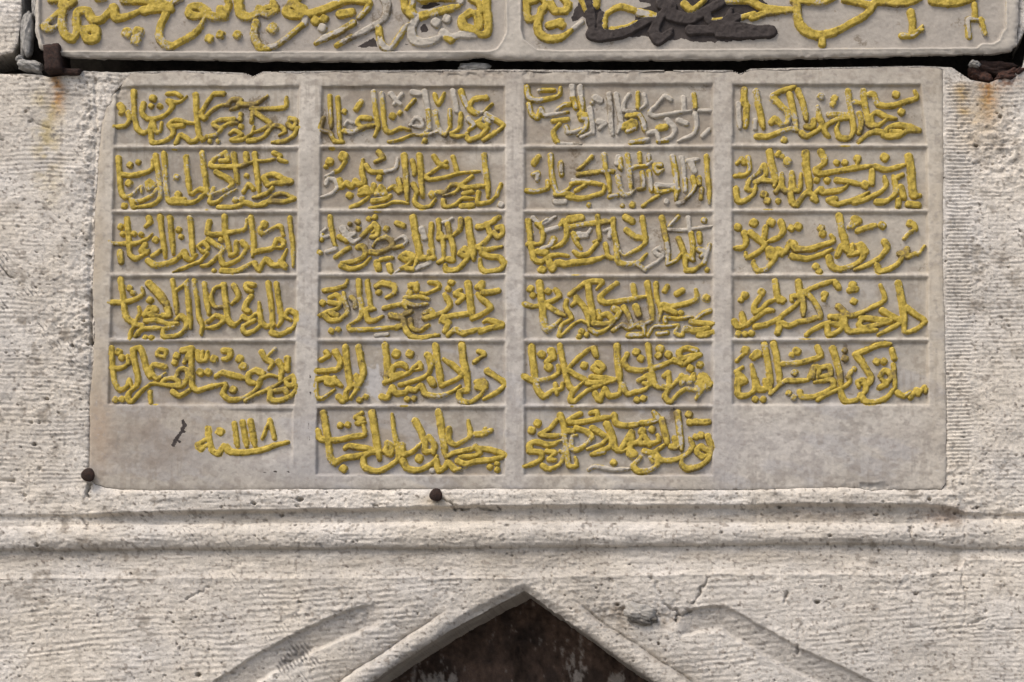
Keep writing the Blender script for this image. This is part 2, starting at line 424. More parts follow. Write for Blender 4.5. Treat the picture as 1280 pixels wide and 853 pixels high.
    x, y = x_, y_
    H -= (4.2 * p + 4.6 * p2 + 5.0 * p3) * (1 - 0.5 * strip)
    # --- cracks
    for pts, w, dp in CRACKS:
        m = np.array(pts); a0, a1, b0, b1 = m[:, 0].min() - 8, m[:, 0].max() + 8, m[:, 1].min() - 8, m[:, 1].max() + 8
        q = (x > a0) & (x < a1) & (y > b0) & (y < b1)
        if q.any():
            d = line_dist(x[q] + 2.6 * fbm(x[q], y[q], 7, 7, 3, 77), y[q] + 2.6 * fbm(x[q], y[q], 7, 7, 3, 78), pts)
            H[q] -= dp * np.exp(-(d / (w * 0.8)) ** 2) * np.clip(0.8 + 0.7 * fbm(x[q], y[q], 8, 8, 2, 79), 0.1, 1.2)
    return H
CRACKS = [([(-20, 322), (0, 335), (14, 347), (24, 356)], 1.5, 5), ([(232, 750), (246, 742), (262, 735)], 1.6, 6), ([(866, 756), (874, 742), (884, 722)], 1.5, 6),
          ([(548, 624), (566, 629), (572, 636), (600, 634), (640, 640)], 1.4, 6), ([(1138, 660), (1141, 672), (1146, 686)], 1.6, 6),
          ([(-10, 600), (18, 600)], 2.5, 6), ([(1208, 779), (1222, 776), (1232, 773)], 2.5, 4), ([(843, 775), (852, 768), (862, 764)], 1.4, 6),
          ([(829, 755), (845, 762), (850, 770)], 1.5, 5), ([(824, 742), (822, 728), (812, 722)], 1.4, 4), ([(100, 648), (108, 655), (112, 664)], 1.5, 3),
          ([(980, 752), (984, 742)], 2, 6), ([(998, 818), (996, 808)], 2.2, 7), ([(112, 605), (110, 618)], 2.5, 9), ([(40, 150), (52, 158), (62, 160)], 1.2, 3),
          ([(760, 722), (766, 730)], 1.8, 5), ([(1204, 720), (1206, 750), (1206, 780)], 1.3, 1.6), ([(1206, 640), (1205, 700)], 1.2, 1.2),
          ([(1090, 784), (1180, 785), (1230, 786), (1290, 786)], 1.4, 1.4), ([(0, 92), (40, 96)], 1.5, 3), ([(876, 770), (893, 766), (902, 762)], 1.2, 2)]
def arch_relief(x, y):
    """mouldings that follow the arch; d is the distance outward from its arris"""
    d = poly_sdf(x, y, ARCH)
    H = np.zeros(x.shape, np.float32)
    left = x < 654
    away = np.hypot(x - 654, y - 733)
    # groove between the roll and the face; begins a little way from the crown
    wob = 2.0 * fbm(x, y, 30, 20, 3, 51)
    gl = sstep(95, 130, away) * left; gr = sstep(60, 95, away) * (~left)
    k = np.maximum(gl, gr)
    dd = d + wob
    rc = np.where(left, 23.0, 26.0)
    H -= k * np.where(dd < rc, 0, 0)
    u = np.clip((dd - rc / 2) / (rc / 2 + 0.5), -1, 1)
    H += k * (10.0 * np.sqrt(np.clip(1 - u * u, 0, 1)) - 7.0) * (dd < rc + 0.5)
    H -= k * 3.5 * np.exp(-((dd - rc) / 1.8) ** 2)
    fall = np.clip((dd - rc) / 34.0, 0, 1)
    H += k * (dd >= rc + 0.5) * (-7.0 * (1 - fall) ** 1.5)
    # chamfer of the arris near the crown
    H -= (1 - k) * 7.0 * sstep(10.5, 1.0, d + 0.6 * wob)
    # sunk outer band, its upper border drawn as a line
    EL = [(480, 751), (452, 757), (420, 768), (385, 783), (350, 801), (310, 824), (262, 855), (190, 910), (150, 980), (140, 1100), (140, 2440)]
    ER = [(846, 766), (876, 758), (905, 756), (922, 765), (950, 781), (1000, 810), (1050, 832), (1104, 858), (1170, 915), (1205, 990), (1210, 1100), (1210, 2440)]
    for E_, dom in ((EL, left), (ER, ~left)):
        a = np.array(E_)
        q = dom & (y > 740)
        dl = line_dist(x[q] + 1.5 * vnoise(x[q] / 9, y[q] / 9, 52), y[q] + 1.5 * vnoise(x[q] / 8, y[q] / 8, 53), E_)
        # side: below the line (towards the arch)
        yl = np.interp(x[q] if E_ is ER else x[q], a[:8, 0] if E_ is ER else a[:8, 0][::-1], a[:8, 1] if E_ is ER else a[:8, 1][::-1])
        s = np.where(y[q] < 870, y[q] > yl, d[q] < (104 if E_ is EL else 145))
        if E_ is EL: s = s & (x[q] < 480)
        else: s = s & (x[q] > 846)
        wdt = 46.0 if E_ is EL else 52.0
        fl = 1.0 if E_ is ER else 1.0
        endf = (1 - sstep(455, 482, x[q])) if E_ is EL else sstep(846, 866, x[q])
        H[q] += np.where(s, -(4.0 * np.clip(dl / 2.0, 0, 1) + 7.0 * np.clip(dl / 27.0, 0, 1)) * (1 - sstep(27, 33, dl + 1.5 * vnoise(x[q] / 12, y[q] / 12, 58))), 0) * endf
    return H

X, Y, D = snap(X, Y, void_sdf, 0.62)
H = wall_height(X, Y) + arch_relief(X, Y) * sstep(722, 740, Y)
H -= (1.4 - 1.1 * sstep(1170, 1176, X) * (Y > 100) * (Y < 600)) * np.exp(-np.clip(D, 0, 40) / 1.3)
# joints round the blocks
jd = np.minimum(line_dist(X + 1.5 * vnoise(X / 7, Y / 7, 63), Y, JOINTS['left']), 99)
H -= 2.2 * np.exp(-(jd / 2.0) ** 2)
H -= 7.0 * np.exp(-(line_dist(X, Y, [(114, 362), (113, 400), (114, 432)]) / 1.3) ** 2)
H -= 1.5 * np.exp(-(line_dist(X + vnoise(X / 5, Y / 5, 64), Y, JOINTS['right']) / 2.0) ** 2)
# upper left block leans out a little
H += 3.0 * (Y < 76) * (X < 45)

# ---- colour of the stone itself: mineral tone, rust runs, grime with its own outline
def wall_colour(x, y):
    n = fbm(x, y, 140, 90, 4, 101); n2 = fbm(x, y, 22, 16, 4, 102); n3 = fbm(x, y, 5, 4, 2, 103)
    base = np.array([0.570, 0.537, 0.495], np.float32)
    v = (1 + 0.10 * n + 0.09 * n2 + 0.07 * n3)[..., None]
    C = base * v
    warm = np.clip(0.5 + 0.6 * fbm(x, y, 60, 60, 3, 104), 0, 1)[..., None]
    C = C * (1 - 0.08 * warm * np.array([0.0, 0.35, 1.0], np.float32))
    def mixc(C, m, c):
        m = np.clip(m, 0, 1)[..., None]; return C * (1 - m) + np.array(c, np.float32) * m
    # grey film, patchy
    C = mixc(C, 0.30 * sstep(0.1, 0.9, fbm(x, y, 50, 30, 4, 105)), (0.33, 0.31, 0.29))
    # rust run under the iron clamp
    m = np.exp(-((x - 71 + 3 * n2) / 7.5) ** 2) * sstep(88, 96, y) * (1 - sstep(118, 165, y)) * (0.85 + 0.5 * n3)
    C = mixc(C, 0.85 * m, (0.42, 0.22, 0.08))
    m = np.exp(-((x - 64 + 10 * n2) / 16) ** 2) * sstep(95, 120, y) * (1 - sstep(170, 300, y)) * np.clip(0.5 + n2 + .3 * n3, 0, 1)
    C = mixc(C, 0.75 * m, (0.43, 0.34, 0.15))
    # rust runs under the flaking iron, right
    m = np.exp(-((x - 1234 + 4 * n2) / 9) ** 2) * sstep(98, 104, y) * (1 - sstep(118, 170, y)) * np.clip(0.9 + .5 * n3, 0, 1)
    C = mixc(C, 0.9 * m, (0.40, 0.19, 0.06))
    m = np.exp(-((x - 1203) / 8) ** 2) * sstep(100, 112, y) * (1 - sstep(120, 165, y)) + 0.8 * np.exp(-((x - 1226 + 6 * n2) / 26) ** 2) * sstep(100, 110, y) * (1 - sstep(120, 235, y))
    C = mixc(C, 0.85 * m * np.clip(0.85 + 0.6 * n2, 0, 1), (0.45, 0.30, 0.11))
    # brown damp grime lying in long patches on the mouldings and by the right block edge
    g = sstep(632, 640, y) * (1 - sstep(648, 656, y)) * sstep(120, 260, x) * (0.45 + 0.5 * fbm(x, y, 60, 10, 3, 106))
    g += sstep(680, 688, y) * (1 - sstep(694, 722, y)) * (0.45 + 0.45 * fbm(x, y, 80, 12, 3, 107)) * (1 - sstep(1196, 1206, x))
    C = mixc(C, 0.6 * g, (0.29, 0.25, 0.20))
    sp = sstep(0.2, 0.8, fbm(x, y, 26, 20, 4, 108, 0.7)) * np.clip(blob(x, y, 50, 420, 60, 180) + blob(x, y, 90, 690, 70, 40) + blob(x, y, 1250, 320, 40, 160) + blob(x, y, 1120, 650, 90, 60) + blob(x, y, 120, 760, 90, 60) + blob(x, y, 780, 760, 90, 30) + 0.25, 0, 1)
    C = mixc(C, 0.72 * sp, (0.21, 0.18, 0.145))
    # tiny dark lichen specks, then pit dots with their shade put into the colour
    C = mixc(C, 0.7 * sstep(0.62, 0.8, fbm(x, y, 4.5, 3.5, 2, 109)), (0.24, 0.21, 0.18))
    C = mixc(C, 0.8 * np.clip(pits(x + 1.5 * n3, y + n3, 12, 0.7, 1.9, 0.55, 171, 1.2), 0, 1), (0.12, 0.10, 0.085))
    for yy0 in (1,):
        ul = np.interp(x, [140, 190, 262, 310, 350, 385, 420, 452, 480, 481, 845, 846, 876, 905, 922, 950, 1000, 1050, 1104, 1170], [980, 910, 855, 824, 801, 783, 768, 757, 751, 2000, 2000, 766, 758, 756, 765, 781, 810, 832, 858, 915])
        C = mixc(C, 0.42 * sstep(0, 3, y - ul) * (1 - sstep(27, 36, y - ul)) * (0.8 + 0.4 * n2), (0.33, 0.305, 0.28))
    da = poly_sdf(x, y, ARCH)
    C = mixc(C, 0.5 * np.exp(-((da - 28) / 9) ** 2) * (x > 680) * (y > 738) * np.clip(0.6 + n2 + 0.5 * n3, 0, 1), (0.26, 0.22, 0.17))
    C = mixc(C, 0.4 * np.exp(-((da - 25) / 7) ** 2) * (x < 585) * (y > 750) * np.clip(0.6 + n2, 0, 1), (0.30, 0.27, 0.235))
    C = mixc(C, 0.6 * np.clip(blob(x, y, 770, 763, 34, 10) + blob(x, y, 835, 772, 22, 9), 0, 1) * np.clip(0.5 + n2 + n3, 0, 1), (0.20, 0.155, 0.11))
    C = mixc(C, 0.85 * blob(x, y, 1248, 104, 26, 9) * np.clip(0.8 + n3, 0, 1), (0.22, 0.10, 0.05))
    C = mixc(C, 0.65 * np.clip(blob(x, y, 1250, 180, 9, 12) + blob(x, y, 1268, 178, 6, 8) + blob(x, y, 1225, 190, 12, 16) + blob(x, y, 1250, 322, 14, 10) + blob(x, y, 1222, 385, 10, 10), 0, 1) * np.clip(0.4 + n2 + n3, 0, 1), (0.19, 0.155, 0.12))
    # grey bare patch in the left outer band of the arch, and the stained soffit
    u_ = (x - 366) * 0.8 - (y - 821) * 0.6; v_ = (x - 366) * 0.6 + (y - 821) * 0.8
    C = mixc(C, 0.85 * sstep(0.3, 0.55, np.exp(-(u_ / 24) ** 2 - (v_ / 10) ** 2) + 0.35 * np.sin(u_ * 1.25) * np.exp(-(u_ / 24) ** 2) + 0.3 * n2 + 0.2 * n3), (0.17, 0.16, 0.15))
    C = mixc(C, 0.6 * blob(x, y, 545, 620 + 8, 22, 9) * 0.8, (0.46, 0.37, 0.24))
    C = mixc(C, 0.35 * blob(x, y, 1035, 643, 60, 9), (0.17, 0.13, 0.10))
    C = mixc(C, 0.5 * blob(x, y, 1180, 645, 24, 10), (0.20, 0.12, 0.08))
    return np.clip(C, 0.02, 0.75)
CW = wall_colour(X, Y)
# faces -> blocks
Dm = np.minimum(np.minimum(D[:-1, :-1], D[:-1, 1:]), np.minimum(D[1:, :-1], D[1:, 1:]))
xc = (X[:-1, :-1] + X[1:, 1:]) / 2; yc = (Y[:-1, :-1] + Y[1:, 1:]) / 2
LAB = np.full(xc.shape, 0, np.int32)
names = {}
def block(mask, k): LAB[mask] = k
block((xc < 640) & (yc < 88), 1)                         # upper left block
block((xc >= 640) & (yc < 60), 2)                        # upper right block
xj = lerp_curve(yc, [(90, 118), (160, 121), (220, 118), (300, 114), (360, 112), (430, 115), (520, 113), (640, 112)])
block((yc >= 84) & (yc < 648) & (xc < xj), 3)            # left jamb block
block((yc >= 60) & (yc < 645) & (xc > 1181), 4)          # right jamb block
block((yc >= 606) & (yc < 724) & (xc >= xj - 500) & (xc < 1205) & ~((yc < 648) & (xc < xj)), 5)   # moulded course
block((yc >= 645) & (yc < 786) & (xc >= 1205), 6)
block((yc >= 724) & (xc < 654), 7)                       # left spandrel with its half of the arch
block((yc >= 724) & (xc >= 654) & (xc < 1205), 8)
block((yc >= 786) & (xc >= 1205), 9)
block((yc >= 648) & (yc < 724) & (xc < xj - 500), 10)
# farther ashlar, outside the photograph
far = (xc < -90) | (xc > 1370) | (yc > 1150)
bi = np.floor(yc / 330).astype(int); bj = np.floor((xc + 270 * (bi % 2)) / 560).astype(int)
LAB = np.where(far, 100 + (bi + 10) * 40 + (bj + 10), LAB)
LAB[Dm < -0.02] = -1
stone_wall = tag(empty('stone_wall', 640, 1300), 'pale chiselled limestone wall with a moulded course, carrying both inscription panels', 'wall')
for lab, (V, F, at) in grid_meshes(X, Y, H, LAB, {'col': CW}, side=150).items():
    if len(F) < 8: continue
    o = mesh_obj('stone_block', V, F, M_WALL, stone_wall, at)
    if lab == 5: o['label'] = 'moulded stone course running under the inscription'
    if lab == 7: o['label'] = 'left half of the pointed arch with chiselled face'
    if lab == 8: o['label'] = 'right half of the pointed arch, broken near its crown'
del X, Y, H, CW, D

# core behind the joint between the panels, coloured near black as its shade
def box(name, x0, y0, x1, y1, h0, h1, mat, parent):
    c = [W(x, y, h) for h in (h0, h1) for (x, y) in ((x0, y0), (x1, y0), (x1, y1), (x0, y1))]
    f = [(0, 1, 2, 3), (7, 6, 5, 4), (0, 4, 5, 1), (1, 5, 6, 2), (2, 6, 7, 3), (3, 7, 4, 0)]
    return mesh_obj(name, c, f, mat, parent, smooth=False)
core = box('wall_core', -1600, -900, 2900, 640, -260, -62, M_SHADECORE, stone_wall)

# rough lumps: icosphere-like displaced balls
def lump(name, px, py, rx, ry, h, rh, mat, parent, seed=0, rough=0.35, ang=0.0, nu=40, nv=26):
    u = np.linspace(0, 2 * np.pi, nu, endpoint=False); v = np.linspace(0.0, np.pi, nv)
    U, Vv = np.meshgrid(u, v)
    dx = np.cos(U) * np.sin(Vv); dy = np.sin(U) * np.sin(Vv); dz = np.cos(Vv)
    r = 1 + rough * (vnoise(dx * 1.6 + 3 * seed + dz, dy * 1.6 + dz * 1.3, seed) + 0.5 * vnoise(dx * 4 + dz * 2, dy * 4 - dz * 3 + seed, seed + 1) + 0.3 * vnoise(dx * 7 + dz * 5, dy * 7 + 3 * dz, seed + 2))
    r[0] = r[0].mean(); r[-1] = r[-1].mean()
    # squarish
    q = np.maximum(np.maximum(abs(dx), abs(dy)), abs(dz)) ** 0.45
    ax = dx * r / q * rx; ay = dy * r / q * ry
    ca, sa = math.cos(ang), math.sin(ang)
    px_ = px + ax * ca - ay * sa; py_ = py + ax * sa + ay * ca
    hh = h + dz * r / q * rh
    P = np.stack([(px_ - CX) * S, -hh * S, Z0 + (CY - py_) * S], -1).reshape(-1, 3)
    F = []
    for i in range(nv - 1):
        for j in range(nu):
            a = i * nu + j; b = i * nu + (j + 1) % nu
            F.append((a, b, b + nu, a + nu))
    return mesh_obj(name, P, np.array(F), mat, parent, smooth=mat is M_WALL)
# broken pieces packed into the joint left of the clamp
lump('rubble_stone', 33, 40, 7.5, 30, -8, 12, M_GREY, stone_wall, 3, 0.22, 0.06)
lump('rubble_stone', 38, 82, 15, 7, -4, 10, M_GREY, stone_wall, 4, 0.2, 0.25)
lump('rubble_stone', 24, 73, 4.5, 4, -4, 7, M_GREY, stone_wall, 5, 0.2)
lump('rubble_stone', 43, 8, 4, 14, -8, 8, M_GREY, stone_wall, 8, 0.2)
lump('rubble_stone', 592, 82, 19, 5, -9, 7, M_GREY, stone_wall, 6, 0.18)
lump('rubble_stone', 24, 3, 4, 12, -8, 8, M_GREY, stone_wall, 12, 0.2)
o = lump('mortar_lump', 800, 765, 17, 9, -1, 8, M_WALL, stone_wall, 9, 0.35, 0.25)
c_ = np.tile(np.array([[0.38, 0.36, 0.33]], np.float32), (len(o.data.vertices), 1))
ca = o.data.color_attributes.new('col', 'FLOAT_COLOR', 'POINT'); ca.data.foreach_set('color', np.concatenate([c_, np.ones((len(c_), 1), np.float32)], 1).ravel())
lump('mortar_lump', 803, 774, 17, 7, -2, 7, M_LUMP, stone_wall, 10, 0.3, 0.2)  # darker mortar lump set under the pale one

# ---------------------------------------------------------------- niche behind the arch
nx_ = np.arange(300, 1010, 3.0); ny_ = np.concatenate([np.arange(715, 880, 1.6), np.arange(882, 2430, 24)])
NX, NY = np.meshgrid(np.concatenate([np.arange(300, 440, 10), np.arange(440, 880, 1.6), np.arange(880, 1010, 10)]), ny_)
NH = -105 + 5 * fbm(NX, NY, 60, 60, 4, 201) + 2.2 * fbm(NX, NY, 7, 6, 4, 202)
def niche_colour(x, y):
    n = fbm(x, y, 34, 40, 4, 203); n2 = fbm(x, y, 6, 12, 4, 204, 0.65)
    C = np.array([0.082, 0.055, 0.042], np.float32) * (1 + 0.5 * n + 0.4 * n2)[..., None]  # dark brown base tone over the whole back
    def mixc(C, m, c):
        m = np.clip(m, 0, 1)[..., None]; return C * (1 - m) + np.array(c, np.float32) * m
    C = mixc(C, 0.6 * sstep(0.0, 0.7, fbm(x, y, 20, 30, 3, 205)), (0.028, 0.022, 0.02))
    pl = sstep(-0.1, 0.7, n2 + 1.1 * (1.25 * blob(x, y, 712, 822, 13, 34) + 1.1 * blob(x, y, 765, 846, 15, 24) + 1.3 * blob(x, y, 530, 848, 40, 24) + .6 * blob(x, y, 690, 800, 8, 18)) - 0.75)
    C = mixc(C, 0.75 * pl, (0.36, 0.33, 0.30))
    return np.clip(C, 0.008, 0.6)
lab = np.zeros((NX.shape[0] - 1, NX.shape[1] - 1), np.int32)
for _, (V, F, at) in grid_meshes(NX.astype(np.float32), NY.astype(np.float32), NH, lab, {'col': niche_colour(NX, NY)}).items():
    o = mesh_obj('niche_back', V, F, M_WALL, stone_wall, at); o['label'] = 'dark brown back of the arched niche with pale plaster traces'

